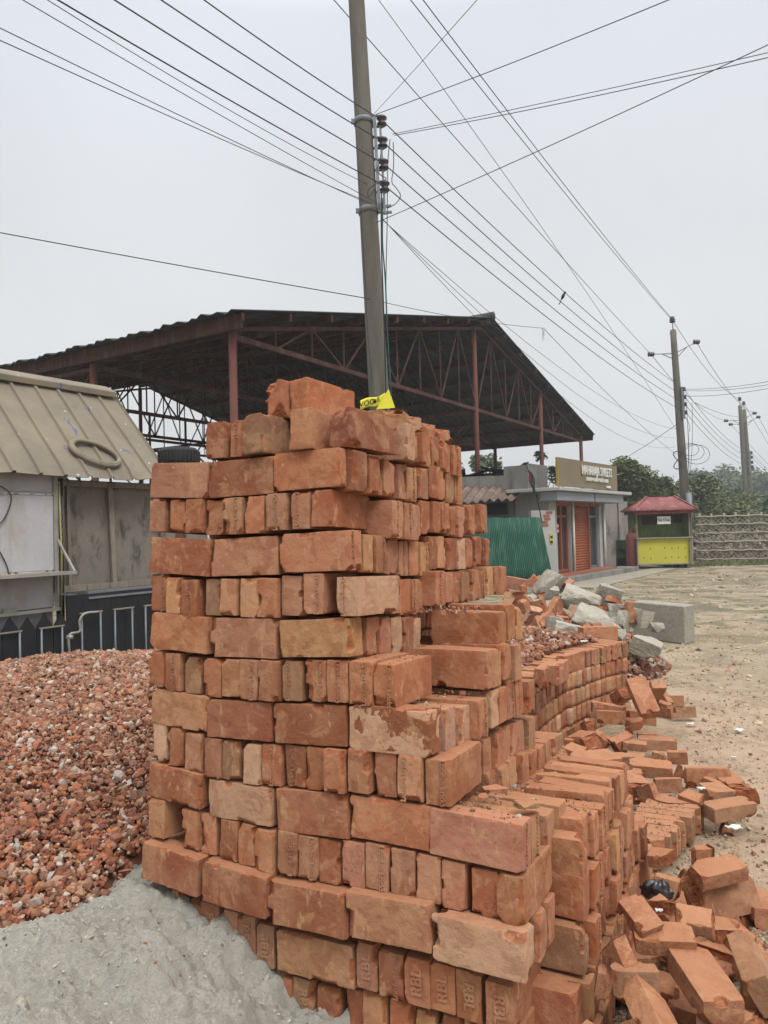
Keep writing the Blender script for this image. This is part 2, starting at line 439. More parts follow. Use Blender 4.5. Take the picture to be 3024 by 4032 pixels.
# ------------------------------------------------------------ grey roofed stall at the left
SD = Vector((.557, .83, 0)); SB = Vector((-.83, .557, 0)); S0 = Vector((-3.27, 6.3, 0)); UZ = Vector((0, 0, 1))
def ST(k, d, z): return S0+SD*k+SB*d+UZ*z
stall = empty('market_stall', ST(0, .6, 0), 'shabby stall with dusty ribbed metal roof and closed white shutters left of the bricks', 'stall')
def stall_roof_mat():
    M_ = NT('dusty_ribbed_roof'); co = M_.coord('Object'); a = M_.noise(co, 2.2, 7, .65, .4); b = M_.noise(M_.coord('Object', (1, 1, .35)), 3.3, 5, .7, 1.2); c = M_.noise(co, 40, 4, .7)
    c_ = M_.mix(M_.rng(a, .35, .65), (.225, .19, .135), (.165, .142, .108)); c_ = M_.mix(M_.rng(b, .655, .69, 0, .75), c_, (.045, .07, .24))
    v = M_.voro(co, 5.5); c_ = M_.mix(M_.rng(v, .05, .075, .8, 0), c_, (.6, .58, .52))
    c_ = M_.mix(M_.rng(c, .4, .7, 0, .3), c_, (.20, .175, .15)); M_.col(c_); M_.b.inputs['Roughness'].default_value = .8; return M_.m
M_SR = stall_roof_mat()
K0, K1 = -2.6, 1.86; EZ = 2.05; DD, DZ = 1.02, 1.08
ribs = []
k = K0
prof = []
while k < K1:
    prof += [(k, 0), (k+.195, 0), (k+.205, .024), (k+.228, .024), (k+.24, 0)]; k += .25
prof = [(a, b) for a, b in prof if a <= K1+.01]
nrm = (SB*(-DZ)+UZ*DD).normalized()
mb = MB(); rows = 14; vs = []
for j in range(rows):
    v = j/(rows-1)
    for (kk, hh) in prof:
        sag = .012*math.sin(kk*5+v*3)+(.018*math.sin(kk*9.0) if j == 0 else 0)
        vs.append(ST(kk, DD*v-.0, EZ+DZ*v)+nrm*(hh+sag*.6)-UZ*(.02*abs(math.sin(kk*6)) if j == 0 else 0))
n_ = len(prof); mb.add(vs, [(j*n_+i, j*n_+i+1, (j+1)*n_+i+1, (j+1)*n_+i) for j in range(rows-1) for i in range(n_-1)])
o = mb.build('roof', M_SR, stall); md = o.modifiers.new('t', 'SOLIDIFY'); md.thickness = .006
mb = MB(); mb.hexa([ST(K0, DD-.14, EZ+DZ-.10), ST(K1-.03, DD-.14, EZ+DZ-.10), ST(K1-.03, DD+.1, EZ+DZ), ST(K0, DD+.1, EZ+DZ), ST(K0, DD-.15, EZ+DZ-.03), ST(K1-.03, DD-.15, EZ+DZ-.03), ST(K1-.03, DD+.05, EZ+DZ+.06), ST(K0, DD+.05, EZ+DZ+.06)])
mb.build('ridge_cap', M_SR, stall, .01)
# back slope
mb = MB(); mb.hexa([ST(K0, DD+.05, EZ+DZ-.04), ST(K1, DD+.05, EZ+DZ-.04), ST(K1, 2*DD, EZ), ST(K0, 2*DD, EZ), ST(K0, DD+.05, EZ+DZ-.02), ST(K1, DD+.05, EZ+DZ-.02), ST(K1, 2*DD, EZ+.02), ST(K0, 2*DD, EZ+.02)]); mb.build('back_roof', M_SR, stall)
M_WHITE = basic('stained_white_panel', (.44, .43, .44), (.38, .37, .385), 2, .55, .04, stain=(.33, .29, .23), stain_sc=(2, 2, .7))
M_PLY = basic('mouldy_plywood', (.22, .195, .165), (.17, .15, .13), 2.5, .9, .2, stain=(.045, .042, .038), stain_sc=(3.2, 3.2, 1.6))
M_WOOD = basic('grey_timber', (.26, .225, .18), (.19, .165, .13), 6, .9, .3, stain=(.12, .10, .08), stain_sc=(8, 8, .7))
M_BLK = basic('black_painted_board', (.014, .015, .018), (.022, .023, .026), 5, .6, .1)
M_GALV = basic('galvanised_tube', (.22, .24, .26), (.16, .17, .18), 10, .5, .05, metal=.3)
M_ALU = basic('dull_aluminium', (.36, .35, .32), (.27, .25, .22), 7, .5, .08, metal=.2)
F0 = .16  # front plane distance behind the eave
def panel(mb, ka, kb, d, za, zb, th=.03): mb.hexa([ST(ka, d, za), ST(kb, d, za), ST(kb, d+th, za), ST(ka, d+th, za), ST(ka, d, zb), ST(kb, d, zb), ST(kb, d+th, zb), ST(ka, d+th, zb)])
KE = .60
mb = MB(); panel(mb, -2.4, KE, F0, 1.89, 2.06); mb.build('upper_panel', M_WHITE, stall, .004)
mb = MB(); panel(mb, -2.4, KE-.02, F0-.012, 1.17, 1.87); sh = mb.build('shutter', M_WHITE, stall, .004)
mb = MB(); panel(mb, -2.4, KE-.02, F0, .83, 1.13); mb.build('lower_panel', M_WHITE, stall, .004)
for (kk, zz) in ((.05, 1.88), (.15, .84)):
    mb = MB(); panel(mb, kk-.06, kk+.06, F0-.022, zz-.025, zz+.025, .012); mb.build('hinge', M_ALU, stall)
mb = MB(); 
for za in (.69, .72): pass
mb.bar(ST(-2.4, F0-.03, .81), ST(KE+.02, F0-.03, .81), .03, .03); mb.bar(ST(KE, F0-.02, .81), ST(KE, F0-.02, 2.05), .03, .03)
mb.bar(ST(-2.4, F0-.02, 1.88), ST(KE, F0-.02, 1.88), .015, .015); mb.build('panel_frame', M_ALU, stall)
# folding shelf and its stays
mb = MB(); panel(mb, -2.4, KE+.02, F0-.27, 1.145, 1.16, .27); mb.bar(ST(-2.4, F0-.28, 1.15), ST(KE+.03, F0-.28, 1.15), .02, .03)
mb.build('shelf', M_ALU, stall)
mb = MB(); mb.bar(ST(KE+.01, F0-.28, 1.16), ST(KE+.01, F0, 1.48), .018, .018); mb.build('shelf_stay', M_ALU, stall)
# end wall, plywood bay with vertical battens
mb = MB(); panel(mb, KE+.06, 2.6, F0+.13, .95, 2.03, .02); mb.build('plywood_wall', M_PLY, stall)
mb = MB(); mb.hexa([ST(1.9, F0+.1, 0), ST(1.93, F0+.1, 0), ST(1.93, 2, 0), ST(1.9, 2, 0), ST(1.9, F0+.1, 2.0), ST(1.93, F0+.1, 2.0), ST(1.93, 1.9, 2.0), ST(1.9, 1.9, 2.0)]); mb.build('side_wall', M_PLY, stall)
for ka, kb, w_ in ((.70, .72, .06), (1.30, 1.26, .05), (.80, .79, .03)):
    mb = MB(); mb.bar(ST(ka, F0+.09, .97), ST(kb, F0+.09, 2.0), w_, .03, SB); mb.build('batten', M_WOOD, stall)
mb = MB(); mb.bar(ST(KE+.1, F0+.08, 1.99), ST(2.6, F0+.08, 1.99), .04, .05); mb.build('wall_rail', M_WOOD, stall)
mb = MB(); mb.bar(ST(KE+.1, F0+.08, .98), ST(2.6, F0+.08, .98), .04, .06); mb.build('wall_rail', M_WOOD, stall)
mb = MB(); panel(mb, KE+.045, KE+.10, F0+.02, .6, 2.03, .05); mb.build('corner_post', M_BLK, stall)
mb = MB(); mb.tube([ST(KE+.04, F0-.02, .75), ST(KE+.05, F0-.02, 1.3), ST(KE+.04, F0-.01, 2.0)], .009, 6); mb.build('bamboo_strip', basic('yellow_bamboo', (.42, .34, .16), rough=.6), stall)
# chain hanging in the slot between shutter and plywood
mb = MB()
for i in range(14):
    c = ST(KE+.075, F0+.0, 1.84-i*.038); ax = SD if i % 2 else SB
    pts = [c+ax*(.009*math.cos(a))+UZ*(.022*math.sin(a)) for a in [2*math.pi*j/8 for j in range(9)]]; mb.tube(pts, .0028, 5, False)
tag(mb.build('chain', M_GALV), 'thin steel chain hanging beside the white shutter of the stall', 'chain')
mb = MB(); panel(mb, -2.6, .64, F0+.12, -.05, .83, .03); mb.build('lower_wall', M_WHITE, stall)
# metal angle beam under the plywood
mb = MB(); mb.bar(ST(.86, F0-.08, .92), ST(2.6, F0-.08, .92), .05, .07); mb.bar(ST(.86, F0-.115, .89), ST(2.6, F0-.115, .89), .02, .02)
mb.bar(ST(KE+.02, F0-.02, .95), ST(.88, F0-.09, .90), .03, .02); mb.bar(ST(KE+.1, F0-.05, .70), ST(.88, F0-.09, .88), .02, .02); mb.build('base_beam', M_GALV, stall)
# loose wire loop hanging on the front of the shutter
mb = MB(); 
pts = [ST(a+.22, F0-.03, z) for a, z in ((-.42, 1.60), (-.36, 1.80), (-.20, 1.93), (-.09, 1.90), (-.05, 1.82), (-.12, 1.64), (-.25, 1.52), (-.17, 1.38), (-.10, 1.24), (-.08, 1.15))]
def smooth(p, n=6):
    q = []
    for i in range(len(p)-1):
        p0, p1, p2, p3 = p[max(i-1, 0)], p[i], p[i+1], p[min(i+2, len(p)-1)]
        for j in range(n):
            t = j/n; q.append(.5*((2*p1)+(p2-p0)*t+(2*p0-5*p1+4*p2-p3)*t*t+(3*p1-p0-3*p2+p3)*t**3))
    return q+[p[-1]]
mb.tube(smooth(pts), .006, 6); tag(mb.build('wire_loop', basic('brown_cable', (.08, .06, .045), rough=.6)), 'bent brown wire looped over the front of the white stall shutter', 'wire')
# coil of dusty hose lying on the roof
rc = ST(1.0, .20, EZ+.20)+nrm*.05
a_ = SD; b_ = (SB*DD+UZ*DZ).normalized(); mb = MB()
c0 = ST(1.06, .21, EZ+.222)+nrm*.035
for j, (ra, rb, off) in enumerate(((.235, .165, 0), (.225, .155, .012))):
    pts = [c0+a_*(ra*math.cos(t))*1.0+b_*(rb*math.sin(t)+.05*math.cos(t)*-1)+nrm*(off+.0) for t in [2*math.pi*i/40 for i in range(41)]]
    mb.tube(pts, .026 if j == 0 else .02, 10, False)
tag(mb.build('hose_ring', basic('dusty_hose', (.25, .215, .15), (.17, .15, .115), 12, .85, .3)), 'dusty oval ring of thick hose lying on the stall roof', 'hose')
# black pointed board fence with grey tubes below the stall
pf = empty('picket_fence', ST(0, .02, 0), 'black pointed board fence with grey steel tubes below the white stall', 'fence')
k = -2.2; i = 0
while k < 2.7:
    pk = k; ztop = .80-.02*(i % 2) if k < .55 else .93
    if k < .55:
        mb = MB(); v = [ST(pk, .02, -.1), ST(pk+.145, .02, -.1), ST(pk+.145, .02, ztop-.12), ST(pk+.0725, .02, ztop), ST(pk, .02, ztop-.12)]
        v2 = [p+SB*.02 for p in v]; mb.add(v+v2, [(0, 1, 2, 3, 4), (9, 8, 7, 6, 5)]+[(a, a+5, (a+1) % 5+5, (a+1) % 5) for a in range(5)])
        mb.build('board', M_BLK, pf)
    else:
        mb = MB(); mb.box(ST(pk+.0725, .06, ztop/2), SD, SB, UZ, .155, .02, ztop); mb.build('board', M_BLK, pf)
    k += .158; i += 1
k = -2.05; i = 0
while k < 2.6:
    zt = .66 if k < .55 else .75
    mb = MB(); mb.tube([ST(k, -.01, -.1), ST(k, -.01, zt)], .010, 8); mb.tube([ST(k+.2, -.01, -.1), ST(k+.2, -.01, zt)], .010, 8); mb.build('tube_stay', M_GALV, pf)
    mb = MB(); mb.bar(ST(k-.02, -.012, zt+.01), ST(k+.22, -.012, zt+.01), .016, .012); mb.build('tube_cap', basic('yellowed_plastic', (.30, .27, .19), rough=.6), pf)
    k += .40 if k < .5 else .36
# white tap pipe beside the fence
mb = MB(); pts = [ST(.60, -.04, .42), ST(.60, -.04, .58), ST(.70, -.05, .60), ST(.70, -.05, .70), ST(.76, -.05, .76), ST(.9, -.05, .76)]
mb.tube(smooth(pts, 4), .011, 8); mb.lathe(ST(.60, -.04, .56), (1, 0, 0), [(.02, -.02), (.02, .03)], 8)
tag(mb.build('water_pipe', M_ALU), 'thin pale water pipe bending up beside the black board fence', 'pipe')
# ------------------------------------------------------------ shop, tin sheet, wall, tea kiosk, fence
M_SHOPW = basic('peeling_white_wall', (.42, .42, .40), (.34, .34, .32), 1.6, .85, .08, stain=(.35, .33, .30), stain_sc=(.8, .8, .35))
M_CEM = basic('grey_cement_render', (.235, .23, .215), (.17, .165, .155), 1.4, .9, .15, stain=(.09, .088, .08), stain_sc=(1.2, 1.2, .4))
M_PNKW = basic('greyed_white_wall', (.30, .30, .31), (.25, .25, .26), 1.6, .85, .08, stain=(.2, .19, .18), stain_sc=(.8, .8, .35))
M_SIGN = basic('olive_beige_signboard', (.20, .160, .098), (.175, .14, .088), 1, .6, .02)
M_SIGNE = basic('ochre_sign_edge', (.38, .26, .07), rough=.6)
M_LETT = basic('white_letters', (.72, .72, .68), (.6, .6, .57), 8, .5, .02)
M_SHUT = basic('orange_roller_shutter', (.33, .095, .04), (.27, .08, .035), 2, .6, .05, stain=(.22, .075, .04))
M_RTILE = basic('red_tile', (.34, .12, .07), (.27, .10, .06), 4, .6, .05)
M_GLASS = NT('dark_shop_glass'); M_GLASS.b.inputs['Base Color'].default_value = (.045, .045, .05, 1); M_GLASS.b.inputs['Roughness'].default_value = .12; M_GLASS.b.inputs['Specular IOR Level'].default_value = .6; M_GLASS = M_GLASS.m
M_GREY = basic('grey_fascia_panel', (.25, .265, .29), (.21, .22, .24), 1, .6, .03)
M_GRN = basic('green_painted_tin', (.015, .085, .054), (.012, .068, .043), 1.2, .55, .05, stain=(.065, .15, .11), stain_sc=(5, 5, .35))
M_AWN = basic('rusty_awning_sheet', (.19, .135, .11), (.15, .11, .09), 2, .85, .1, stain=(.30, .24, .19), stain_sc=(1, 1, 1))
M_DARK = basic('dark_opening', (.012, .012, .014), rough=.5)
# plan: front corner A on the street side, front runs along SF (away, right), side wall along SL (left)
A = at(2172, 2250, 19.45); A.z = 0
SF = Vector((.60, .80, 0)); SL = Vector((-.80, .60, 0))
def SH(a, b, z): return A+SF*a+SL*b+UZ*z
shop = empty('sweet_shop', A, 'small white sweet shop with beige roof sign, orange roller shutter and glass doors', 'shop')
def sbox(mb, a0, a1, b0, b1, z0, z1): mb.hexa([SH(a0, b0, z0), SH(a1, b0, z0), SH(a1, b1, z0), SH(a0, b1, z0), SH(a0, b0, z1), SH(a1, b0, z1), SH(a1, b1, z1), SH(a0, b1, z1)])
FL = .20; TP = 2.42
def pa(px):     # distance along the shop front seen in an image column
    r_ = ray(px, 2100); k = r_.x/r_.y; return (k*A.y-A.x)/(SF.x-k*SF.y)
d1a, d1b, s0_, s1_, d2a, d2b, WL = pa(2197), pa(2250), pa(2260), pa(2321), pa(2328), pa(2364), pa(2376)
mb = MB(); sbox(mb, -.2, WL+1.3, -.62, .0, 0, FL-.05); mb.build('concrete_step', M_CEM, shop, .01)
mb = MB(); sbox(mb, -.2, WL+.05, -.36, .0, FL-.05, FL); mb.build('tiled_step', M_RTILE, shop)
mb = MB(); sbox(mb, 0, WL, .9, 4, 0, TP); mb.build('rear_wall', M_SHOPW, shop)
for x0, x1 in ((0, d1a), (d1b, s0_-.08), (d2b, WL)):
    mb = MB(); sbox(mb, x0, x1, .02, .895, FL, TP); mb.build('front_wall', M_SHOPW, shop)
def door(a0, a1, mf, mid=True):
    mb = MB(); sbox(mb, a0, a1, .16, .20, FL, 2.02); dr = mb.build('glass_door', M_GLASS, shop)
    for x in ((a0+.03, (a0+a1)/2, a1-.03) if mid else (a0+.03, a1-.03)):
        mb = MB(); sbox(mb, x-.03, x+.03, .10, .155, FL, 2.0); mb.build('frame', mf, dr)
    for z0_, z1_ in ((1.70, 1.76), (FL, FL+.08)):
        mb = MB(); sbox(mb, a0, a1, .105, .156, z0_, z1_); mb.build('frame', mf, dr)
    return dr
door(d1a, d1b, M_SHUT); door(d2a, d2b, M_GALV, False)
for a0, a1 in ((d1a-.02, d1b+.02), (d2a-.02, d2b+.02)):
    mb = MB(); sbox(mb, a0, a1, .0, .15, 2.025, TP); mb.build('transom', M_SHUT, shop)
mb = MB(); x = (d1a+d1b)/2+.03
for i, (c_, z0_, z1_) in enumerate(((None, 1.35, 1.62), (None, .95, 1.15), (None, .62, .9))): sbox(mb, x+.03, d1b-.08, .206, .26, z0_, z1_)
mb.build('shop_display', basic('display_goods', (.45, .33, .22), (.3, .2, .2), 6, .6, 0), shop)
mb = MB(); sbox(mb, d1a+.22, d1a+.40, .146, .158, 1.30, 1.52); mb.build('door_sticker', M_LETT, shop)
mb = MB(); sbox(mb, d1a+.22, d1a+.40, .138, .145, 1.37, 1.44); mb.build('sticker_print', basic('red_print', (.5, .04, .04)), shop)
mb = MB(); z = FL
while z < 1.98:
    mb.tube([SH(s0_, .08, z+.035), SH(s1_, .08, z+.035)], .042, 8); z += .075
mb.build('roller_shutter', M_SHUT, shop)
for a0, a1, z0_, z1_ in ((s0_-.08, s1_+.06, 2.02, 2.2), (s0_-.10, s0_, FL, 2.015), (s1_, s1_+.06, FL, 2.015)):
    mb = MB(); sbox(mb, a0, a1, .01, .14, z0_, z1_); mb.build('shutter_frame', M_SHUT, shop)
for x in (s0_-.14, WL-.03):
    mb = MB(); mb.tube([SH(x, -.05, FL), SH(x, -.05, 2.2)], .035, 8); mb.build('drain_pipe', M_LETT, shop)
mb = MB(); sbox(mb, -.62, WL+.45, -.50, -.02, 2.12, 2.36); mb.build('fascia', M_GREY, shop, .01)
mb = MB(); sbox(mb, 1.9, 1.915, -.515, -.502, 2.12, 2.36); mb.build('fascia_joint', M_DARK, shop)
mb = MB(); sbox(mb, -.72, WL+.85, -.62, .9, 2.365, 2.455); mb.build('roof_slab', M_SHOPW, shop, .01)
mb = MB(); sbox(mb, 0, WL, .95, 3.9, 2.425, 2.60); mb.build('rear_slab', M_CEM, shop)
mb = MB(); sbox(mb, -.45, .6, .30, .42, 2.46, 3.12); mb.build('parapet', M_CEM, shop)
mb = MB(); sbox(mb, -.60, -.48, .30, 1.0, 2.46, 3.08); mb.build('parapet', M_CEM, shop)
SG1 = pa(2402)-.40
sg = MB(); sbox(sg, -.32, SG1, -.42, -.36, 2.50, 3.24); sgo = sg.build('signboard', M_SIGN, shop)
mb = MB(); sbox(mb, -.35, -.322, -.42, -.355, 2.50, 3.24); mb.build('sign_edge', M_SIGNE, sgo)
mb = MB(); put_text(mb, 'MAHARAJA SWEETS', .36, .012, SH(SG1*.575, -.46, 2.985), SF, UZ, .003, .72); mb.build('lettering', M_LETT, sgo)
mb = MB(); sbox(mb, SG1*.305, SG1*.32, -.47, -.425, 2.83, 3.13); mb.build('letter_edge', M_SIGNE, sgo)
mb = MB(); put_text(mb, 'MITHAI • CHAAT • CAFÉ • BURFI', .135, .02, SH(SG1*.575, -.45, 2.745), SF, UZ, .004, .85); mb.build('lettering', M_LETT, sgo)
mb = MB(); sbox(mb, SG1*.76, SG1*.84, -.45, -.425, 2.55, 2.61); mb.build('small_plate', M_LETT, sgo)
# left annex with rusty awning and window
A2 = at(2106, 2200, 20.0); A2.z = 0
ax2 = Vector((-.99, .14, 0)).normalized(); ay2 = Vector((.14, .99, 0)).normalized()
def AN(a, b, z): return A2+ax2*a+ay2*b+UZ*z
def abox(mb, a0, a1, b0, b1, z0, z1): mb.hexa([AN(a0, b0, z0), AN(a1, b0, z0), AN(a1, b1, z0), AN(a0, b1, z0), AN(a0, b0, z1), AN(a1, b0, z1), AN(a1, b1, z1), AN(a0, b1, z1)])
mb = MB(); abox(mb, 0, .50, 0, 3, 0, 2.55); mb.build('annex_wall', M_SHOPW, shop)
mb = MB(); abox(mb, .503, 5.5, .05, 3, 0, 2.55); mb.build('annex_wall', M_PNKW, shop)
mb = MB(); abox(mb, .68, 1.28, .0, .045, 1.82, 2.14); wo = mb.build('annex_window', M_DARK, shop)
mb = MB(); abox(mb, .58, .675, -.02, .045, 1.74, 2.24); mb.build('frame', M_CEM, wo)
mb = MB(); abox(mb, 1.285, 1.37, -.02, .045, 1.74, 2.24); mb.build('frame', M_CEM, wo)
mb = MB(); abox(mb, .68, 1.28, -.02, .045, 2.145, 2.24); mb.build('frame', M_CEM, wo)
mb = MB(); abox(mb, .68, 1.28, -.02, .045, 1.74, 1.815); mb.build('frame', M_CEM, wo)
mb = MB(); abox(mb, .03, 5.5, -.10, .045, 2.56, 2.88); mb.build('annex_parapet', M_CEM, shop)
mb = MB(); mb.tube([AN(.50, -.03, 0), AN(.50, -.03, 2.5)], .02, 6); mb.build('drain_pipe', M_CEM, shop)
def awn(u, v):
    a = .10+u*5.2; return AN(a+.45*v*(1-u), -.10-.95*v, 2.62-.46*v+.04*math.sin(a/.24*2*math.pi)+(.03*math.sin(a*3) if v == 1 else 0))
o = link('awning', grid_mesh('awning', 240, 4, awn, M_AWN), shop); md = o.modifiers.new('t', 'SOLIDIFY'); md.thickness = .01
# dark sheets lying on the annex roof
mb = MB()
for i in range(9):
    a = .6+i*.55; mb.box(AN(a, .4+.2*(i % 3), 2.93+.03*(i % 2)), ax2, (ay2+UZ*(.2*((i % 3)-1))).normalized(), UZ, .9, 1.1, .02)
for a, b, r_ in ((.9, .3, .35), (1.5, .5, -.25)): mb.box(AN(a, b, 3.0), (ax2+UZ*r_).normalized(), ay2, UZ, 1.0, .8, .02)
tag(mb.build('roof_scrap', M_DARK), 'pile of dark tin scraps lying on the flat annex roof', 'scrap metal')
# flag on a thin pole
mb = MB(); p0 = at(2113, 2060, 18.6); mb.tube([p0+Vector((.14, 0, 0)), p0+Vector((.02, 0, .7)), p0+Vector((-.22, 0, 1.5))], .012, 6)
fl = mb.build('flag', M_DARK); tag(fl, 'dark green and red flag drooping from a thin pole at the shop corner', 'flag')
def flg(u, v): 
    q = p0+Vector((-.20+.12*v+.06*u, 0, 1.4-.62*v)); return q+Vector((.10*u*(1-.3*v)+.02*math.sin(v*9), -.02+.04*math.sin(u*7+v*3), -.2*u))
M_FLAG = basic('flag_green', (.02, .06, .055), rough=.8); M_FR = basic('flag_red', (.45, .04, .03), rough=.8)
o = link('flag_cloth', grid_mesh('flag_cloth', 10, 16, flg, M_FLAG), fl); md = o.modifiers.new('t', 'SOLIDIFY'); md.thickness = .004
o = link('flag_stripe', grid_mesh('flag_stripe', 4, 12, lambda u, v: flg(.05+.25*u, .15+.5*v)+Vector((0, -.02, 0)), M_FR), fl); md = o.modifiers.new('t', 'SOLIDIFY'); md.thickness = .003
# low white wall piece with yellow notice, next to the green sheet
lw = empty('low_white_wall', SH(-1.2, -.7, 0), 'low white wall with exposed brick patch beside the green tin sheet', 'wall')
W0 = at(2097, 2200, 18.75); W0.z = 0; W1 = at(2190, 2200, 18.95); W1.z = 0
mb = MB(); dW = (W1-W0).normalized(); nW = Vector((-dW.y, dW.x, 0)); LW = (W1-W0).length
mb.hexa([W0, W1+dW*.05, W1+dW*.05+nW*.15, W0+nW*.15, W0+UZ*1.88, W1+UZ*1.88, W1+nW*.15+UZ*1.88, W0+nW*.15+UZ*1.88]); mb.build('wall_body', M_SHOPW, lw)
mb = MB()
for i in range(5):
    mb.box(W1-dW*(.16+.05*(i % 2)+.03*i)+UZ*(1.82-.08*i)-nW*.004, dW, nW, UZ, .17, .02, .06)
mb.build('exposed_brick', M_RTILE, lw)
nb = W1-dW*.13+UZ*1.16-nW*.012
mb = MB(); mb.box(nb, dW, nW, UZ, .085, .015, .27); no = mb.build('notice_board', basic('yellow_notice', (.55, .48, .04), rough=.5)); tag(no, 'small yellow notice plate with black arrow on the low white wall', 'notice')
mb = MB(); mb.box(nb-nW*.01-UZ*.09, dW, nW, UZ, .07, .006, .06); put_text(mb, '<', .11, .004, nb-nW*.014+UZ*.03, dW, UZ, .008); mb.build('notice_print', M_DARK, no)
# leaning green corrugated sheet
g0 = at(1870, 2285, 18.2); g1 = at(2183, 2285, 18.3); g0.z = g1.z = .0
def grn(u, v):
    p = g0.lerp(g1, u); top = g0.lerp(g1, u*.87+.01)
    q = p.lerp(top+Vector((.0, .35, 0)), v); q.z = v*(1.73+.01*math.sin(u*23)-.03*u)
    q += Vector((0, -.006*math.sin(u*40*2*math.pi)+.03*math.sin(u*3+v*2), 0)); return q
o = link('green_tin_sheet', grid_mesh('green_tin_sheet', 260, 5, grn, M_GRN)); md = o.modifiers.new('t', 'SOLIDIFY'); md.thickness = .004
tag(o, 'tall green corrugated tin sheet leaning in front of the shop annex', 'tin sheet')
# concrete apron
mb = MB(); mb.add([SH(-1.5, -.6, .012), SH(WL+3.4, -.6, .012), SH(WL+2.8, -1.35, .012), SH(-1.5, -1.75, .012)], [(3, 2, 1, 0)])
M_APR = conc_mat('dusty_concrete_apron', (.33, .30, .24), (.27, .245, .195), (.22, .19, .145), .8)
tag(mb.build('concrete_path', M_APR), 'worn concrete apron in front of the shop', 'path', kind='structure')
# boundary wall beyond the shop
bw = empty('boundary_wall', at(2420, 2225, 27), 'stained grey compound wall with a square pillar right of the shop', 'wall')
P1 = at(2385, 2200, 27.2); P2 = at(2440, 2200, 27.2); P3 = at(2475, 2200, 27.2); P4 = at(2560, 2200, 28.0)
M_PNK = basic('pinkish_stained_render', (.34, .30, .28), (.28, .25, .235), 1.2, .9, .1, stain=(.11, .105, .095), stain_sc=(.9, .9, .35))
def seg(pa, pb, z0, z1, th=.2):
    mb = MB(); d = (pb-pa); d.z = 0; d.normalize(); n_ = Vector((-d.y, d.x, 0)); a, b = Vector((pa.x, pa.y, 0)), Vector((pb.x, pb.y, 0))
    mb.hexa([a+UZ*z0, b+UZ*z0, b+n_*th+UZ*z0, a+n_*th+UZ*z0, a+UZ*z1, b+UZ*z1, b+n_*th+UZ*z1, a+n_*th+UZ*z1]); return mb
seg(P1, P2, 0, 2.25).build('wall_panel', M_PNK, bw); seg(P2-Vector((0, .06, 0)), P3-Vector((0, .06, 0)), 0, 2.32, .3).build('pillar', M_PNK, bw)
seg(P3, P4, 0, 1.45).build('wall_panel', M_CEM, bw)
# green drum and red gas bottle
c = at(2462, 2240, 26.0); c.z = 0
M_DRUM = basic('green_oil_drum', (.05, .08, .03), (.04, .06, .025), 4, .5, .05); M_CYL = basic('faded_red_cylinder', (.26, .095, .085), (.21, .08, .07), 5, .55, .05)
mb = MB(); mb.lathe(c, UZ, [(.30, 0), (.30, .28), (.315, .30), (.30, .32), (.30, .60), (.315, .62), (.30, .64), (.30, .92), (.28, .93)], 20)
tag(mb.build('oil_drum', M_DRUM), 'dark green ribbed drum behind the red gas bottle', 'drum')
c = at(2494, 2240, 24.6); c.z = 0
mb = MB(); mb.lathe(c, UZ, [(.19, 0), (.20, .03), (.20, .10), (.215, .14), (.215, 1.02), (.19, 1.14), (.10, 1.20), (.05, 1.22)], 20); go = mb.build('gas_cylinder', M_CYL)
tag(go, 'tall faded red gas bottle standing left of the yellow tea stall', 'gas bottle')
mb = MB(); mb.lathe(c+UZ*1.20, UZ, [(.04, 0), (.04, .1), (.02, .14)], 10); mb.build('valve', M_CYL, go)
mb = MB()
for i in range(3):
    t = 2*math.pi*i/3; d = Vector((math.cos(t), math.sin(t), 0))*.12; mb.bar(c+d+UZ*1.14, c+d+UZ*1.36, .04, .02)
mb.tube([c+UZ*1.36+Vector((.12*math.cos(2*math.pi*i/16), .12*math.sin(2*math.pi*i/16), 0)) for i in range(17)], .015, 6, False); mb.build('collar', M_CYL, go)
# tea stall
KY = 24.2; kc = at(2625, 2240, KY); kc.z = 0
kx = Vector((.995, -.10, 0)); ky = Vector((.10, .995, 0))
def KS(a, b, z): return kc+kx*a+ky*b+UZ*z
kiosk = empty('tea_stall', kc, 'wheeled tea stall with faded red tin roof, green sides and yellow counter front', 'tea stall')
def kbox(mb, a0, a1, b0, b1, z0, z1): mb.hexa([KS(a0, b0, z0), KS(a1, b0, z0), KS(a1, b1, z0), KS(a0, b1, z0), KS(a0, b0, z1), KS(a1, b0, z1), KS(a1, b1, z1), KS(a0, b1, z1)])
M_RROOF = basic('faded_red_tin', (.24, .075, .075), (.19, .06, .06), 3, .6, .08, stain=(.36, .17, .15), stain_sc=(2, 2, 2)); M_REDT = basic('dark_red_trim', (.17, .025, .03), rough=.6)
M_KGRN = basic('olive_green_corrugated', (.24, .32, .12), (.20, .27, .10), 2, .65, .05); M_YEL = basic('yellow_counter_board', (.54, .49, .05), (.48, .44, .05), 3, .5, .03, stain=(.50, .46, .14), stain_sc=(1, 1, .5))
hw = .90
mb = MB(); kbox(mb, -hw, hw*.90, 0, .03, .17, .98); yo = mb.build('counter_front', M_YEL, kiosk)
mb = MB()
for i in range(7):
    for j in range(2):
        if rnd.random() < .25 and i < 3: continue
        x = -hw+.2+i*.22+rnd.uniform(-.02, .02); z = .36+j*.30+rnd.uniform(-.02, .02)
        s_ = .028; mb.add([KS(x-s_, -.004, z-s_*.6), KS(x+s_, -.004, z-s_*.6), KS(x+.004, -.004, z+s_*1.2)], [(0, 1, 2)]); mb.box(KS(x, -.004, z-s_), kx, ky, UZ, .012, .003, .03)
mb.build('pattern_mark', basic('grey_print', (.16, .15, .09)), yo)
mb = MB(); kbox(mb, -hw-.03, hw*.9+.03, -.12, .25, .985, 1.015); mb.build('counter_top', M_ALU, kiosk, .004)
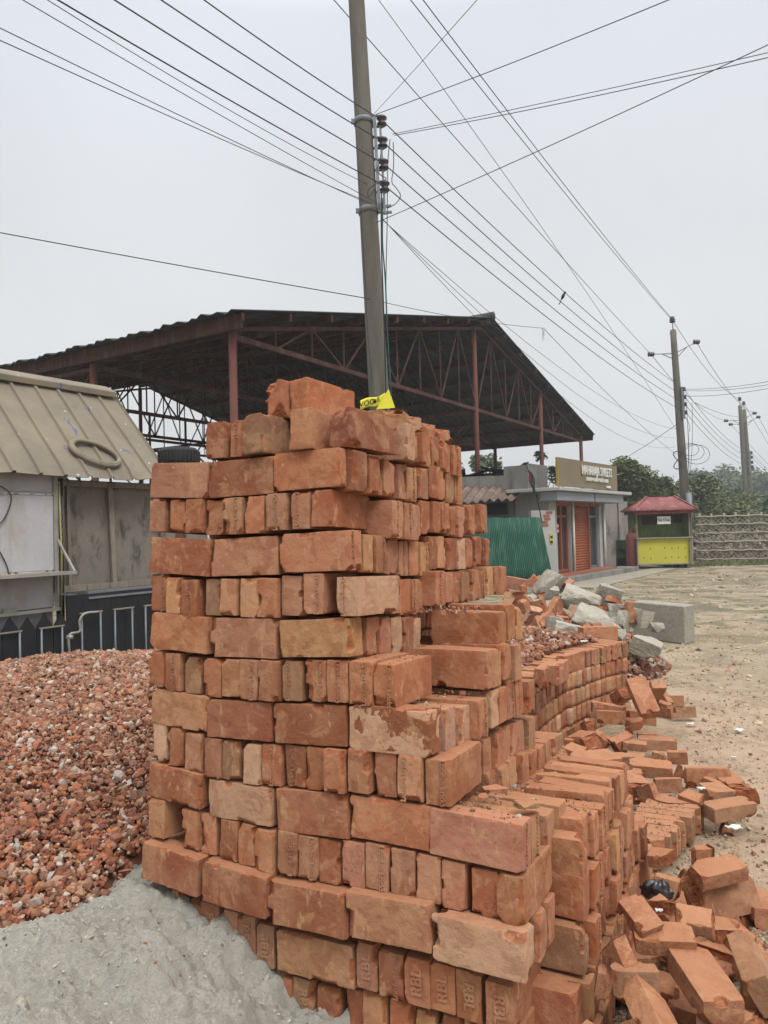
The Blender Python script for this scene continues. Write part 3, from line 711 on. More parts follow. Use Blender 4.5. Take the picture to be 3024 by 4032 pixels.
mb = MB(); kbox(mb, -hw-.03, hw*.9+.02, -.02, 0, .13, .17); kbox(mb, -hw-.035, -hw-.002, -.02, .03, .13, .98); kbox(mb, hw*.9+.002, hw*.9+.035, -.02, .03, .13, .98); mb.build('counter_frame', M_ALU, kiosk)
def kgr(u, v): return KS(hw*.92+.012*math.sin(v*13*6.283), .02+v*1.1, .15+u*1.72)
for nm, fn in (('side_panel', kgr), ('side_panel', lambda u, v: KS(-hw+.012*math.sin(v*13*6.283), .35+v*.77, .15+u*1.72)), ('back_panel', lambda u, v: KS(-hw*.85+v*1.62, .75+.014*math.sin(v*22*6.283), .15+u*1.78))):
    o = link(nm, grid_mesh(nm, 3, 150, fn, M_KGRN), kiosk); md = o.modifiers.new('t', 'SOLIDIFY'); md.thickness = .006
mb = MB(); kbox(mb, -hw*.62, hw*.35, 0.66, 0.72, 1.45, 1.75); kbox(mb, hw*.5, hw*.8, 0.66, 0.72, 1.48, 1.76); mb.build('shelf_board', M_RUST, kiosk)
mb = MB(); kbox(mb, -hw, hw, 0.05, 1.1, .12, .16); mb.build('floor', M_WOOD, kiosk)
for a, b in ((-hw-.02, -.05), (hw*.83, -.05), (hw, 1.1), (-hw, 1.1)):
    mb = MB(); mb.bar(KS(a, b, .1), KS(a, b, 1.90), .045, .045); mb.build('post', M_WOOD, kiosk)
mb = MB(); mb.bar(KS(-hw-.1, -.06, 1.80), KS(hw, -.06, 1.82), .03, .03); mb.build('hanging_rail', M_WOOD, kiosk)
# hipped corrugated roof
z0, z1 = 1.90, 2.36; o0 = (-1.10, .98, -.30, 1.35); o1 = (-.46, .42, .38, .66)
def hip(c0, c1, d0, d1):
    n_ = 90
    def fn(u, v):
        p = c0.lerp(c1, u).lerp(d0.lerp(d1, u), v); return p+UZ*(.014*math.sin(u*(c1-c0).length/.085*6.283)*(1-v*.6))
    return grid_mesh('roof_panel', n_, 4, fn, M_RROOF)
Ck = [KS(o0[0], o0[2], z0), KS(o0[1], o0[2], z0), KS(o0[1], o0[3], z0), KS(o0[0], o0[3], z0)]; Dk = [KS(o1[0], o1[2], z1), KS(o1[1], o1[2], z1), KS(o1[1], o1[3], z1), KS(o1[0], o1[3], z1)]
for i in range(4):
    o = link('roof_panel', hip(Ck[i], Ck[(i+1) % 4], Dk[i], Dk[(i+1) % 4]), kiosk); md = o.modifiers.new('t', 'SOLIDIFY'); md.thickness = .008
mb = MB(); mb.add([d+UZ*.012 for d in Dk], [(0, 1, 2, 3)]); mb.build('roof_top', M_RROOF, kiosk)
for i in range(4):
    mb = MB(); mb.bar(Ck[i]+UZ*.015, Dk[i]+UZ*.02, .06, .03); mb.build('hip_cap', M_RROOF, kiosk)

mb = MB(); kbox(mb, -1.02, .92, -.25, -.22, 1.79, 1.89); kbox(mb, -1.02, -.99, -.215, 1.3, 1.79, 1.89); kbox(mb, .89, .92, -.215, 1.3, 1.79, 1.89); mb.build('roof_trim', M_REDT, kiosk)
for a in (-hw+.02, hw*.7):
    mb = MB(); mb.lathe(KS(a-.02, .1, .075), kx, [(.03, -.03), (.075, -.028), (.075, .028), (.03, .03)], 14); mb.build('wheel', M_RUB, kiosk)
mb = MB(); kbox(mb, -.27, .15, -.115, -.095, 1.45, 1.70); so = mb.build('hanging_sign', M_LETT); tag(so, 'small white TEA STALL sign hanging under the red stall roof', 'sign')
mb = MB(); put_text(mb, 'TEA STALL', .125, .003, KS(-.06, -.118, 1.575), kx, UZ, .003, .72); mb.build('lettering', M_DARK, so)
mb = MB(); mb.tube([KS(-.22, -.10, 1.70), KS(-.22, -.07, 1.81)], .004, 4); mb.tube([KS(.1, -.10, 1.70), KS(.1, -.07, 1.81)], .004, 4); mb.build('string', M_DARK, so)
# split bamboo fence
M_BAM = basic('grey_bamboo_slat', (.33, .29, .235), (.25, .215, .17), 4, .9, .15)
bf0 = at(2742, 2225, 27.5); bf1 = at(3200, 2225, 26.6); bf0.z = bf1.z = 0
bfence = empty('bamboo_fence', bf0, 'grey lattice fence of split bamboo running right from the tea stall', 'fence')
d = (bf1-bf0); LB = d.length; d.normalize(); nB = Vector((d.y, -d.x, 0))
mb = MB(); H_ = 1.70; st = .165
k = -H_
while k < LB:
    a0 = max(k, 0); z0 = a0-k; a1 = min(k+H_, LB); z1 = a1-k
    mb.bar(bf0+d*a0+UZ*z0, bf0+d*a1+UZ*z1, .024, .014, nB)
    mb.bar(bf0+d*a0+UZ*(H_-z0)+nB*.018, bf0+d*a1+UZ*(H_-z1)+nB*.018, .024, .014, nB); k += st
lo = mb.build('lattice_panel', M_BAM, bfence)
for z in (.10, .42, .74, 1.06, 1.38, 1.68):
    mb = MB(); mb.tube([bf0+d*(LB*i/24)+nB*.045+UZ*(z+.015*math.sin(i*1.7+z*3)) for i in range(25)], .032, 7); mb.build('rail', M_BAM, bfence)
k = .15; 
while k < LB:
    mb = MB(); mb.tube([bf0+d*k-nB*.03, bf0+d*(k+.03)-nB*.03+UZ*(1.76+rnd.uniform(0, .08))], .035, 7); mb.build('upright', M_BAM, bfence); k += .42+rnd.uniform(-.06, .06)
# pale rubble heap behind the fence
# ------------------------------------------------------------ utility poles and wires
M_WIRE = basic('weathered_cable', (.03, .03, .033), (.045, .045, .05), 20, .6, 0)
M_INS = basic('brown_glazed_insulator', (.055, .035, .035), (.04, .03, .03), 10, .3, 0, spec=.5)
M_GCAB = basic('green_cable', (.02, .09, .08), rough=.5)
def pole(base, top, r0, r1, label, grp='concrete utility poles along the yard'):
    o_ = empty('utility_pole', base, label, 'utility pole', grp)
    n_ = 14; pts = [base.lerp(top, i/n_) for i in range(n_+1)]
    mb = MB(); mb.tube(pts, [r0+(r1-r0)*i/n_ for i in range(n_+1)], 20); mb.build('shaft', M_POLE, o_); return o_
# main pole behind the stack
PY = 10.0; S_ = 10/6
pb = at(1497, 1640, PY); pt = at(1400, -60, PY+.2)
dirp = (pt-pb).normalized(); base = pb-dirp*(pb.z/dirp.z)
main = pole(base, pt+dirp*2, .152, .104, 'thick concrete pole rising just behind the brick stack, carrying four insulators')
def on_pole(py):     # point on pole axis at image row
    t = (py-1640)/(-60-1640); return pb.lerp(pt, t)
# steel channel with clamps and shackle insulators
def pole_r(z): return .152+(.104-.152)*max(0, min(1, (z-base.z)/((pt+dirp*2).z-base.z)))
cr = Vector((1, 0, 0)); cf = Vector((0, -1, 0))
for py in (495, 848):
    p = on_pole(py); mb = MB(); r_ = pole_r(p.z)+.01
    mb.lathe(p-UZ*.037, dirp, [(r_, 0), (r_+.003, 0), (r_+.003, .06), (r_, .075)], 20); mb.box(p-cr*(r_+.015)+cf*.03, cr, cf, UZ, .045, .04, .06); mb.build('pole_clamp', M_GALV, main)
mb = MB(); a = on_pole(482)+cr*.155+cf*.05; b = on_pole(860)+cr*.15+cf*.05
mb.bar(a, b, .045, .06, cf); mb.bar(a+cr*.075+Vector((0, .05, 0)), b+cr*.075+Vector((0, .05, 0)), .03, .04, cf); mb.build('steel_channel', M_GALV, main)
INS = []
for i, py in enumerate((492, 578, 665, 752)):
    c = on_pole(py)+cr*(.255-.004*i); INS.append(c)
    mb = MB(); mb.bar(c-cr*.16+UZ*.075, c+cr*.03+UZ*.075, .05, .012); mb.bar(c-cr*.16-UZ*.075, c+cr*.03-UZ*.075, .05, .012); mb.tube([c-UZ*.1, c+UZ*.092], .012, 6); mb.build('insulator_bracket', M_GALV, main)
    mb = MB(); mb.lathe(c-UZ*.068, UZ, [(.035, 0), (.066, .01), (.07, .032), (.048, .05), (.042, .068), (.048, .085), (.072, .098), (.072, .12), (.035, .136)], 16); mb.build('insulator', M_INS, main)
for py in (830, 855):
    p = on_pole(py)+cr*.20; mb = MB(); mb.bar(p, p+cr*.12+UZ*.01, .03, .03); mb.build('bracket_arm', M_GALV, main)
# yellow paper sign tied to the pole
M_YS = basic('yellow_plastic_sheet', (.74, .69, .05), (.68, .63, .05), 5, .4, .02)
sp = at(1466, 1590, 9.75)
def sg_(u, v): return sp+Vector((-.16+.33*u, .02*math.sin(u*9), -.08+.09*u+.125*v+.016*math.sin(u*7)))
o1 = link('yellow_sign', grid_mesh('yellow_sign', 20, 6, sg_, M_YS)); md = o1.modifiers.new('t', 'SOLIDIFY'); md.thickness = .002
tag(o1, 'crumpled yellow plastic sign strip with black lettering on the big pole', 'sign')
mb = MB(); q = sp+Vector((.05, -.025, -.08)); mb.add([q, q+Vector((.25, 0, .016)), q+Vector((.17, .0, .27)), q+Vector((.10, -.006, .165))], [(0, 1, 2, 3)]); tri = mb.build('folded_corner', M_YS, o1)
mb = MB(); put_text(mb, 'VOG', .10, .001, sp+Vector((-.07, -.024, .005)), (1, 0, .24), (0, 0, 1), .0014, .95); put_text(mb, 'E', .09, .001, sp+Vector((.085, -.034, .05)), (1, 0, .24), (0, 0, 1), .0014, .95)
mb.lathe(sp+Vector((.037, -.03, .028)), (0, -1, 0), [(.022, 0), (.022, .003)], 14); mb.box(sp+Vector((.037, -.032, .056)), (1, 0, .2), (0, 1, 0), UZ, .05, .004, .007); mb.build('lettering', M_DARK, o1)
# hanging service cables on the pole
def cab(name, label, pts, r_, mat=M_WIRE, grp='loose cables on the big pole', cat='cable'):
    mb = MB(); mb.tube(smooth(pts, 5), r_, 6); return tag(mb.build(name, mat), label, cat, grp)
cab('service_cable', 'dark cable hanging straight down the right side of the big pole', [at(1502, 760, 9.78), at(1502, 960, 9.78), at(1508, 1150, 9.78), at(1515, 1350, 9.78), at(1522, 1640, 9.87)], .010)
cab('service_cable', 'green cable hanging down beside the big pole to the bricks', [at(1508, 780, 9.70), at(1506, 950, 9.70), at(1517, 1100, 9.70), at(1525, 1300, 9.70), at(1535, 1480, 9.70), at(1545, 1640, 9.78)], .010, M_GCAB)
cab('service_cable', 'thin cable dropping from the top wire joint beside the insulators', [at(1536, 548, 9.78), at(1527, 650, 9.78), at(1524, 900, 9.78), at(1520, 1100, 9.78), at(1523, 1300, 9.78), at(1540, 1500, 9.78)], .006)
cab('service_cable', 'curly loop of wire bulging right of the lowest insulator', [at(1548, 560, 9.70), at(1550, 650, 9.70), at(1543, 715, 9.70), at(1560, 740, 9.70), at(1577, 770, 9.70), at(1560, 800, 9.70), at(1526, 820, 9.70)], .006)
cab('service_cable', 'short tangled wire between the third and fourth insulators', [at(1500, 600, 9.70), at(1495, 640, 9.70), at(1485, 670, 9.70), at(1500, 690, 9.70), at(1520, 705, 9.70), at(1470, 730, 9.70), at(1450, 750, 9.70), at(1452, 775, 9.70), at(1478, 740, 9.70)], .006)
cab('service_cable', 'thin wire running down the front face of the big pole', [at(1408, 640, 9.75), at(1420, 780, 9.75), at(1428, 950, 9.75), at(1440, 1130, 9.75), at(1447, 1300, 9.75), at(1465, 1500, 9.75)], .005)
# distant poles
P2b = at(2700, 1990, 29.5); P2t = at(2650, 1300, 29.5)
dd = (P2t-P2b).normalized(); b2 = P2b-dd*(P2b.z/dd.z)
mid = pole(b2, P2t, .20, .115, 'concrete pole standing behind the red roofed tea stall')
mb = MB(); q = P2b.lerp(P2t, .02); mb.tube([q-dd*1.0+Vector((.05, -.24, 0)), q+dd*.35+Vector((.05, -.22, 0))], .12, 10); mb.build('metal_guard', M_GALV, mid)
def pole_top(o_, top, dd_, sc_=1.0, side=1, grp=None):
    pts = {}
    mb = MB(); mb.tube([top-dd_*.15+Vector((-.14*sc_, 0, 0)), top+dd_*.08, top-dd_*.15+Vector((.14*sc_, 0, 0))], .02*sc_, 6); mb.tube([top, top+dd_*.35*sc_], .02*sc_, 6); mb.build('top_bracket', M_GALV, o_)
    c = top+dd_*.42*sc_; mb = MB(); mb.lathe(c-dd_*.12*sc_, dd_, [(.06*sc_, 0), (.13*sc_, .03*sc_), (.08*sc_, .08*sc_), (.13*sc_, .12*sc_), (.08*sc_, .17*sc_), (.1*sc_, .22*sc_), (.04*sc_, .26*sc_)], 12); mb.build('insulator', M_INS, o_); pts['t'] = c
    for s_, dz in ((-1, -.95), (1, -.62)):
        c = top+dd_*dz*sc_+Vector((s_*.95*sc_*(1 if s_ < 0 else .95), 0, .0 if s_ < 0 else .12))
        a = top+dd_*(-.95)*sc_
        mb = MB(); mb.bar(a, a.lerp(c, .55), .035*sc_, .035*sc_); mb.bar(a-dd_*.25*sc_, a.lerp(c, .55), .03*sc_, .03*sc_); mb.bar(a.lerp(c, .55), c, .03*sc_, .03*sc_); mb.build('cross_arm', M_GALV, o_)
        mb = MB(); mb.lathe(c-Vector((.13*sc_, 0, 0)), (1, 0, 0), [(.05*sc_, 0), (.11*sc_, .03*sc_), (.07*sc_, .08*sc_), (.11*sc_, .13*sc_), (.07*sc_, .18*sc_), (.1*sc_, .22*sc_), (.05*sc_, .26*sc_)], 12); mb.build('insulator', M_INS, o_); pts['l' if s_ < 0 else 'r'] = c
    return pts
tops2 = pole_top(mid, P2t, dd, 1.0)
def low_rack(o_, pts_px, Y, sc_):
    res = []
    a, b = at(pts_px[0][0]-9*sc_*0-8, pts_px[0][1]-8, Y), at(pts_px[-1][0]-8, pts_px[-1][1]+25, Y)
    mb = MB(); mb.bar(a, b, .10*sc_, .10*sc_, (0, 1, 0)); mb.build('steel_channel', M_GALV, o_)
    for x, y in pts_px:
        c = at(x, y, Y); res.append(c); mb = MB(); mb.lathe(c-UZ*.08*sc_, UZ, [(.04*sc_, 0), (.08*sc_, .02), (.05*sc_, .08*sc_), (.08*sc_, .13*sc_), (.04*sc_, .16*sc_)], 10); mb.build('insulator', M_INS, o_)
    return res
rack2 = low_rack(mid, [(2693, 1532), (2696, 1563), (2698, 1592), (2700, 1624)], 29.3, 1.0)
YD = 52.0
P3b = at(2938, 1990, YD); P3t = at(2914, 1597, YD); dd3 = (P3t-P3b).normalized(); b3 = P3b-dd3*(P3b.z/dd3.z)
far1 = pole(b3, P3t, .185, .13, 'left pole of the distant pair of concrete poles'); tops3 = pole_top(far1, P3t, dd3, 1.1)
P4b = at(2958, 1990, YD+1.5); P4t = at(2930, 1613, YD+1.5); dd4 = (P4t-P4b).normalized(); b4 = P4b-dd4*(P4b.z/dd4.z)
far2 = pole(b4, P4t, .185, .13, 'right pole of the distant pair, with a torn poster near its foot'); tops4 = pole_top(far2, P4t, dd4, 1.1)
rack3 = low_rack(far2, [(2958, 1783), (2960, 1800), (2961, 1820), (2962, 1838)], YD+1.3, 1.4)
pc = at(2955, 2015, YD-.4)
M_PST = basic('pale_poster', (.62, .60, .60), (.40, .38, .50), 1.2, .6, 0, stain=(.60, .45, .12), stain_sc=(.8, .8, 1.2))
mb = MB(); mb.add([pc+Vector((-.42, -.1, -1.0)), pc+Vector((-.1, -.2, -1.1)), pc+Vector((.4, -.05, -.9)), pc+Vector((.4, -.05, 1.1)), pc+Vector((-.05, -.2, 1.0)), pc+Vector((-.42, -.1, 1.05))], [(0, 1, 4, 5), (1, 2, 3, 4)])
o = mb.build('poster', M_PST); md = o.modifiers.new('t', 'SOLIDIFY'); md.thickness = .01; tag(o, 'torn pale poster wrapped round the foot of the far right pole', 'poster')
# coils of spare cable on the middle pole
mb = MB(); cc = at(2718, 1770, 29.1)
for i in range(3):
    ra = .45+.12*i; mb.tube([cc+Vector((ra*.75*math.cos(t)+.12*i, 0, ra*.55*math.sin(t)-.1*i)) for t in [2*math.pi*j/30 for j in range(31)]], .010, 5, False)
tag(mb.build('cable_coil', M_WIRE), 'loose coil of spare cable hanging on the pole behind the tea stall', 'cable coil')
mb = MB()
for px0, py0, px1, py1 in ((2700, 1560, 2712, 1930), (2704, 1600, 2706, 1940), (2725, 1585, 2715, 1900), (2698, 1640, 2716, 1700)):
    mb.tube(smooth([at(px0, py0, 29.2), at((px0+px1)/2+6, (py0+py1)/2, 29.2), at(px1, py1, 29.2)], 8), .009, 5)
tag(mb.build('drop_cables', M_WIRE), 'bundle of thin cables hanging down the pole behind the tea stall', 'cable')
mb = MB(); q = at(2668, 1812, 29.2); mb.tube([q+Vector((.16*math.sin(t*2)*1, 0, .35*math.cos(t))) for t in [2*math.pi*j/24 for j in range(25)]], .02, 5, False)
tag(mb.build('cable_knot', M_WIRE), 'dark knot of cable tied left of the pole behind the tea stall', 'cable knot')

def wire(label, a, b, sag=.0, r_=.006, n_=40, grp='overhead wires'):
    a, b = Vector(a), Vector(b)
    pts = []
    for i in range(n_+1):
        t = i/n_; p = a.lerp(b, t); p.z -= 4*sag*t*(1-t); pts.append(p)
    mb = MB(); mb.tube(pts, r_, 5, False); return tag(mb.build('overhead_wire', M_WIRE), label, 'wire', grp)
def ext(pa, pb_px, Y):  # helper: far end given by image position and distance
    return at(pb_px[0], pb_px[1], Y)
# four main conductors, from over the camera's left to the insulators, then to the middle pole rack
nearp = [((865, 0), 7.5), ((705, 0), 7.0), ((530, 0), 6.6), ((320, 0), 6.1)]
lab = ['highest', 'second highest', 'third highest', 'lowest']
for i in range(4):
    c = INS[i]+cf*.03; (px_, py_), Yn = nearp[i]; q = at(px_, py_, Yn); ex = q+(q-c)*.35
    ex = q+(q-c)*1.2; wire('thick conductor on the left reaching the %s insulator of the big pole' % lab[i], ex, c, .12, .0075)
    wire('conductor from the %s insulator of the big pole to the middle pole' % lab[i], c, rack2[i], .25, .0085, 60)
    wire('conductor on the %s insulator between middle pole and far pole' % lab[i], rack2[i], rack3[i], .5, .010, 40)
    wire('conductor on the %s insulator leaving the far pole rightwards' % lab[i], rack3[i], at(3150, 1945+12*i, 75), .3, .012, 20)
# secondary wires at the left
cL = on_pole(840)+cr*.16+cf*.08
for i, (pp, Yn) in enumerate((((0, 62), 5.5), ((0, 118), 5.5), ((143, 0), 5.8))):
    q = at(pp[0], pp[1], Yn); wire('thin wire on the left meeting the big pole at its lower clamp, %s of three' % ['middle', 'lowest', 'highest'][i], q+(q-cL)*1.0, cL+UZ*(.03*i-.03), .08, .0042)
q = at(240, 0, 6.0); cT = INS[3]-cr*.16; wire('thin wire running just under the lowest thick conductor on the left', q+(q-cT)*.3, cT, .10, .004)
pL = at(1500, 860, 9.7)
for i in range(3): 
    e_ = at(2662, 1690+i*34, 29.3); wire('slack thin wire from the lower clamp to the middle pole, %s of three' % ['upper', 'middle', 'lower'][i], pL+UZ*.01*i, e_, .55+.22*i, .0045, 50)
wire('long lone wire crossing low on the left behind the big pole', at(-60, 895, 8.5)*1.0+(at(-60, 895, 8.5)-at(1440, 1174, 9.84))*.8, at(1440, 1174, 9.84), .03, .0065)
wire('lone wire continuing right from the big pole over the shed roof', at(1440, 1174, 9.84), at(2140, 1292, 14.5), .06, .0045)
wire('wire dropping from the plastic tied joint to the middle pole', at(2140, 1292, 14.5), at(2665, 1790, 29), .15, .006)
# wires of the top circuit passing in front of / above the big pole
T = tops2
for (pp, Yn, key, nm) in (((1630, 0), 11.7, 't', 'left'), ((1678, 0), 11.2, 't', 'right')):
    q = at(pp[0], pp[1], Yn); wire('upper circuit wire, %s of the close pair running to the middle pole top' % nm, q+(q-T[key])*.15, T[key]+Vector((.02 if nm == 'right' else -.02, 0, 0)), .15, .0085, 50)
q = at(1325, 0, 11.0); wire('upper circuit wire passing behind the big pole to the left arm behind the tea stall', q+(q-T['l'])*.15, T['l'], .10, .008, 50)
q = at(1475, 0, 12); wire('fine wire falling steeply to the middle pole foot', q+(q-at(2680, 1720, 29))*.1, at(2680, 1720, 29), -.3, .006, 50)
for k_ in ('t', 'r', 'l'):
    nm = dict(t='top', r='right arm', l='left arm')[k_]
    wire('upper circuit wire from the %s of the middle pole to the distant pair' % nm, T[k_], tops3[k_], .55, .011, 40)
    wire('upper circuit wire from the %s of the distant pair leaving right' % nm, tops4[k_], at(3200, {'t': 2010, 'r': 2000, 'l': 1990}[k_], 85), .3, .013, 20)
# service drops crossing to the upper right
for i, (pa, Ya, pb_, Yb, sg2, r_, nm) in enumerate((
    ((1466, 455), 9.8, (1870, 0), 6, .02, .003, 'fine wire rising steeply right from the top clamp of the big pole'),
    ((1480, 450), 9.8, (2585, 0), 7, .05, .005, 'wire rising right from the top clamp to the upper edge of the view'),
    ((1552, 533), 9.8, (3060, 188), 7, .08, .0048, 'twisted wire from the top joint reaching the right edge, lower'),
    ((1545, 528), 9.8, (3060, 180), 7.05, .05, .0042, 'wire beside the twisted one from the top joint to the right edge'),
    ((1480, 877), 9.8, (3070, 132), 7, .06, .0052, 'long wire rising right from below the lower clamp of the big pole'))):
    qa, qb = at(pa[0], pa[1], Ya), at(pb_[0], pb_[1], Yb); wire(nm, qa, qb+(qb-qa)*.6, sg2, r_)
for i, (ya, yb) in enumerate(((1532, 1488), (1538, 1502), (1560, 1515))): wire('pale wire from the middle pole rack to the right edge, %s of three' % ['upper', 'middle', 'lower'][i], at(2695, ya, 29.2), at(3100, yb, 22), .1, .008)
wire('wire joining the cable coil of the middle pole to the distant pair', at(2732, 1583, 29.2), P3t-dd3*.8, .15, .010)
wire('faint wire rising right to the middle pole from behind the shop sign', at(2380, 1845, 33), at(2662, 1672, 29.4), .1, .010)
# plastic tied joint on the low wire
mb = MB(); q = at(2138, 1294, 14.45); 
for i in range(4): mb.tube([q+Vector((.02*(i-1.5), 0, .02)), q+Vector((.03*math.sin(i*2), 0, -.06-.05*i)), q+Vector((.04*math.sin(i*3), .01, -.12-.04*i))], [.008, .005, .003], 5)
tag(mb.build('plastic_tie', basic('pale_plastic', (.5, .5, .48), rough=.4)), 'scrap of pale plastic tied on the wire above the shed roof', 'plastic scrap')
# bird on the second wire
M_BIRD = basic('black_plumage', (.012, .012, .018), rough=.5)
bp = at(2216, 1168, 17.2); 
mb = MB()
ax_ = Vector((.45, 0, .9)).normalized()
mb.tube(smooth([bp+ax_*v for v in (-.10, -.06, 0, .06, .10, .13)], 3), [.010, .016, .024, .032, .038, .043, .047, .049, .050, .048, .043, .036, .032, .032, .034, .026][:16], 12)
bird = mb.build('bird', M_BIRD)
tag(bird, 'small black bird with a long tail perched on an overhead wire', 'bird')
mb = MB(); hc = bp+ax_*.135+Vector((.01, 0, .01)); mb.lathe(hc-UZ*.035, UZ, [(.012, 0), (.03, .01), (.037, .03), (.034, .05), (.02, .066), (.006, .072)], 12); mb.build('head', M_BIRD, bird)
mb = MB(); mb.tube([hc+Vector((.03, 0, .0)), hc+Vector((.066, 0, -.006))], [.009, .001], 6); mb.build('beak', M_BIRD, bird)
mb = MB()
for s_ in (-1, 1): mb.tube([bp-ax_*.07, bp-ax_*.17+Vector((.0, .01*s_, 0)), bp-ax_*.27+Vector((-.012*s_, .02*s_, 0))], [.014, .012, .008], 6)
mb.build('tail', M_BIRD, bird)
for s_ in (-1, 1):
    mb = MB(); mb.tube([bp+ax_*.08+Vector((0, .04*s_, 0)), bp+ax_*.0+Vector((-.01, .046*s_, 0)), bp-ax_*.10+Vector((-.01, .03*s_, 0))], [.016, .022, .006], 8); mb.build('wing', M_BIRD, bird)
    mb = MB(); mb.tube([bp-ax_*.02+Vector((.02, .015*s_, 0)), bp+Vector((.035, .012*s_, -.06))], .004, 5); mb.build('leg', M_BIRD, bird)

for o_ in [bird]+[c for c in sc.objects if c.parent == bird]:
    for v in o_.data.vertices: v.co = bp+(v.co-bp)*.75
# ------------------------------------------------------------ brick meshes
BL, BT, BH = .241, .070, .114     # length (x), thickness (y), height when laid on edge (z)
def brick_mesh(name, seed, chips=6, text=None, step=.0046, frac=None, dims=(BL, BT, BH), rough=1.0):
    r = random.Random(seed); X, Y, Z = dims
    nx_, ny_, nz_ = [max(3, int(round(d/step))) for d in dims]
    b = bmesh.new(); idx = {}
    def gv(i, j, k):
        key = (i, j, k)
        if key not in idx: idx[key] = b.verts.new((-X/2+X*i/nx_, -Y/2+Y*j/ny_, -Z/2+Z*k/nz_))
        return idx[key]
    for i in range(nx_):
        for j in range(ny_):
            for k in (0, nz_):
                q = [gv(i, j, k), gv(i+1, j, k), gv(i+1, j+1, k), gv(i, j+1, k)]; b.faces.new(q if k else q[::-1])
    for i in range(nx_):
        for k in range(nz_):
            for j in (0, ny_):
                q = [gv(i, j, k), gv(i+1, j, k), gv(i+1, j, k+1), gv(i, j, k+1)]; b.faces.new(q[::-1] if j else q)
    for j in range(ny_):
        for k in range(nz_):
            for i in (0, nx_):
                q = [gv(i, j, k), gv(i, j+1, k), gv(i, j+1, k+1), gv(i, j, k+1)]; b.faces.new(q if i else q[::-1])
    h_ = Vector((X/2, Y/2, Z/2)); off = Vector((r.uniform(-50, 50), r.uniform(-50, 50), r.uniform(-50, 50)))
    planes = []
    for _ in range(chips):
        # a chip: small cut across an edge or a corner
        s_ = [r.choice((-1, 1)) for _ in range(3)]; ax_ = r.randrange(3)
        n_ = Vector(s_); 
        if r.random() < .62: n_[ax_] = r.uniform(-.25, .25)
        n_ = Vector([n_[i]*r.uniform(.5, 1.2) for i in range(3)]).normalized()
        pt_ = Vector([s_[i]*h_[i] for i in range(3)])
        if abs(n_[ax_]) < .3: pt_[ax_] = r.uniform(-1, 1)*h_[ax_]
        depth = r.choice((.003, .004, .006, .008, .012))*rough
        planes.append((pt_, n_, depth, r.uniform(.010, .045)))
    cl_ = b.verts.layers.float.new('chip')
    bend = r.uniform(-.002, .002); tw = r.uniform(-.012, .012)
    for v in b.verts:
        p = v.co.copy()
        q = p*9+off
        rad = .0012+.0030*max(0, noise.noise(q*3.2))+.0025*max(0, noise.noise(q*10)-.15)
        inner = Vector([max(-(h_[i]-rad), min(h_[i]-rad, p[i])) for i in range(3)])
        d_ = p-inner
        if d_.length > 1e-7: p = inner+d_.normalized()*min(rad, d_.length)
        ch = 0
        for pt_, n_, dep, rad_ in planes:
            dist = (p-pt_).dot(n_)+dep
            lat = (p-pt_)-n_*(p-pt_).dot(n_)
            if dist > 0 and lat.length < rad_:
                f_ = min(1, (1-lat.length/rad_)*5)
                p = p-n_*dist*f_*(1+.45*noise.noise(q*16)); ch = max(ch, min(1, dist/.002)*f_)
        nrm_ = d_.normalized() if d_.length > 1e-7 else Vector((0, 0, 1))
        p += nrm_*(.0016*noise.noise(q*1.6)+.0006*noise.noise(q*9)+(.0016*noise.noise(q*22) if ch else .0002*noise.noise(q*25)))*1.2
        t_ = p.x/X; p.y += bend*(1-4*t_*t_); p.z += bend*.6*(1-4*t_*t_); 
        a_ = tw*t_; p.y, p.z = p.y*math.cos(a_)-p.z*math.sin(a_), p.y*math.sin(a_)+p.z*math.cos(a_)
        v.co = p; v[cl_] = ch
    if frac:   # broken piece: keep the part of the brick behind a rough fracture surface
        for (fp, fn_, amp) in frac:
            fp = Vector(fp); fn_ = Vector(fn_).normalized()
            for v in b.verts:
                q = v.co*16+off; dd_ = (v.co-fp).dot(fn_)+amp*noise.noise(q)+amp*.5*noise.noise(q*2.7)
                if dd_ > 0: 
                    v.co -= fn_*dd_; v[cl_] = max(v[cl_], min(1, dd_/.004))
    b.normal_update()
    for f_ in b.faces: f_.smooth = True
    for e_ in b.edges: e_.smooth = e_.calc_face_angle(0) < .62
    me = bpy.data.meshes.new(name); b.to_mesh(me); b.free()
    if text:
        mb = MB(); body, size, dy, flip, bold, wd = text
        for s_ in (-1, 1):
            put_text(mb, body, size, .0030, (s_*(X/2+.0004), dy*s_, 0), (0, 0, 1) if flip else (0, 0, -1), (0, -s_ if flip else s_, 0), bold, wd)
        b = bmesh.new(); b.from_mesh(me); b2 = bpy.data.meshes.new('t'); b2.from_pydata(mb.v, [], mb.f); n0 = len(b.faces); b.from_mesh(b2); b.faces.ensure_lookup_table()
        for f_ in b.faces[n0:]: f_.material_index = 1
        b.to_mesh(me); b.free(); bpy.data.meshes.remove(b2)
    me.materials.append(MB_BRICK); me.materials.append(MB_LET); return me
POOL = {'': [brick_mesh('brick', 100+i, chips=8+i % 8) for i in range(18)],
        'w': [brick_mesh('brick', 150+i, chips=16, rough=2.0) for i in range(5)],
        'L': [brick_mesh('brick', 200+i, chips=6+i % 5, text=('London bricks', .0200, (.016, -.014, .0, .012)[i % 4], i % 2, .00022, 1.0)) for i in range(8)],
        'R': [brick_mesh('brick', 300+i, chips=4, text=('RBL', .040, 0, i % 2, .0011, 1.0)) for i in range(4)]}
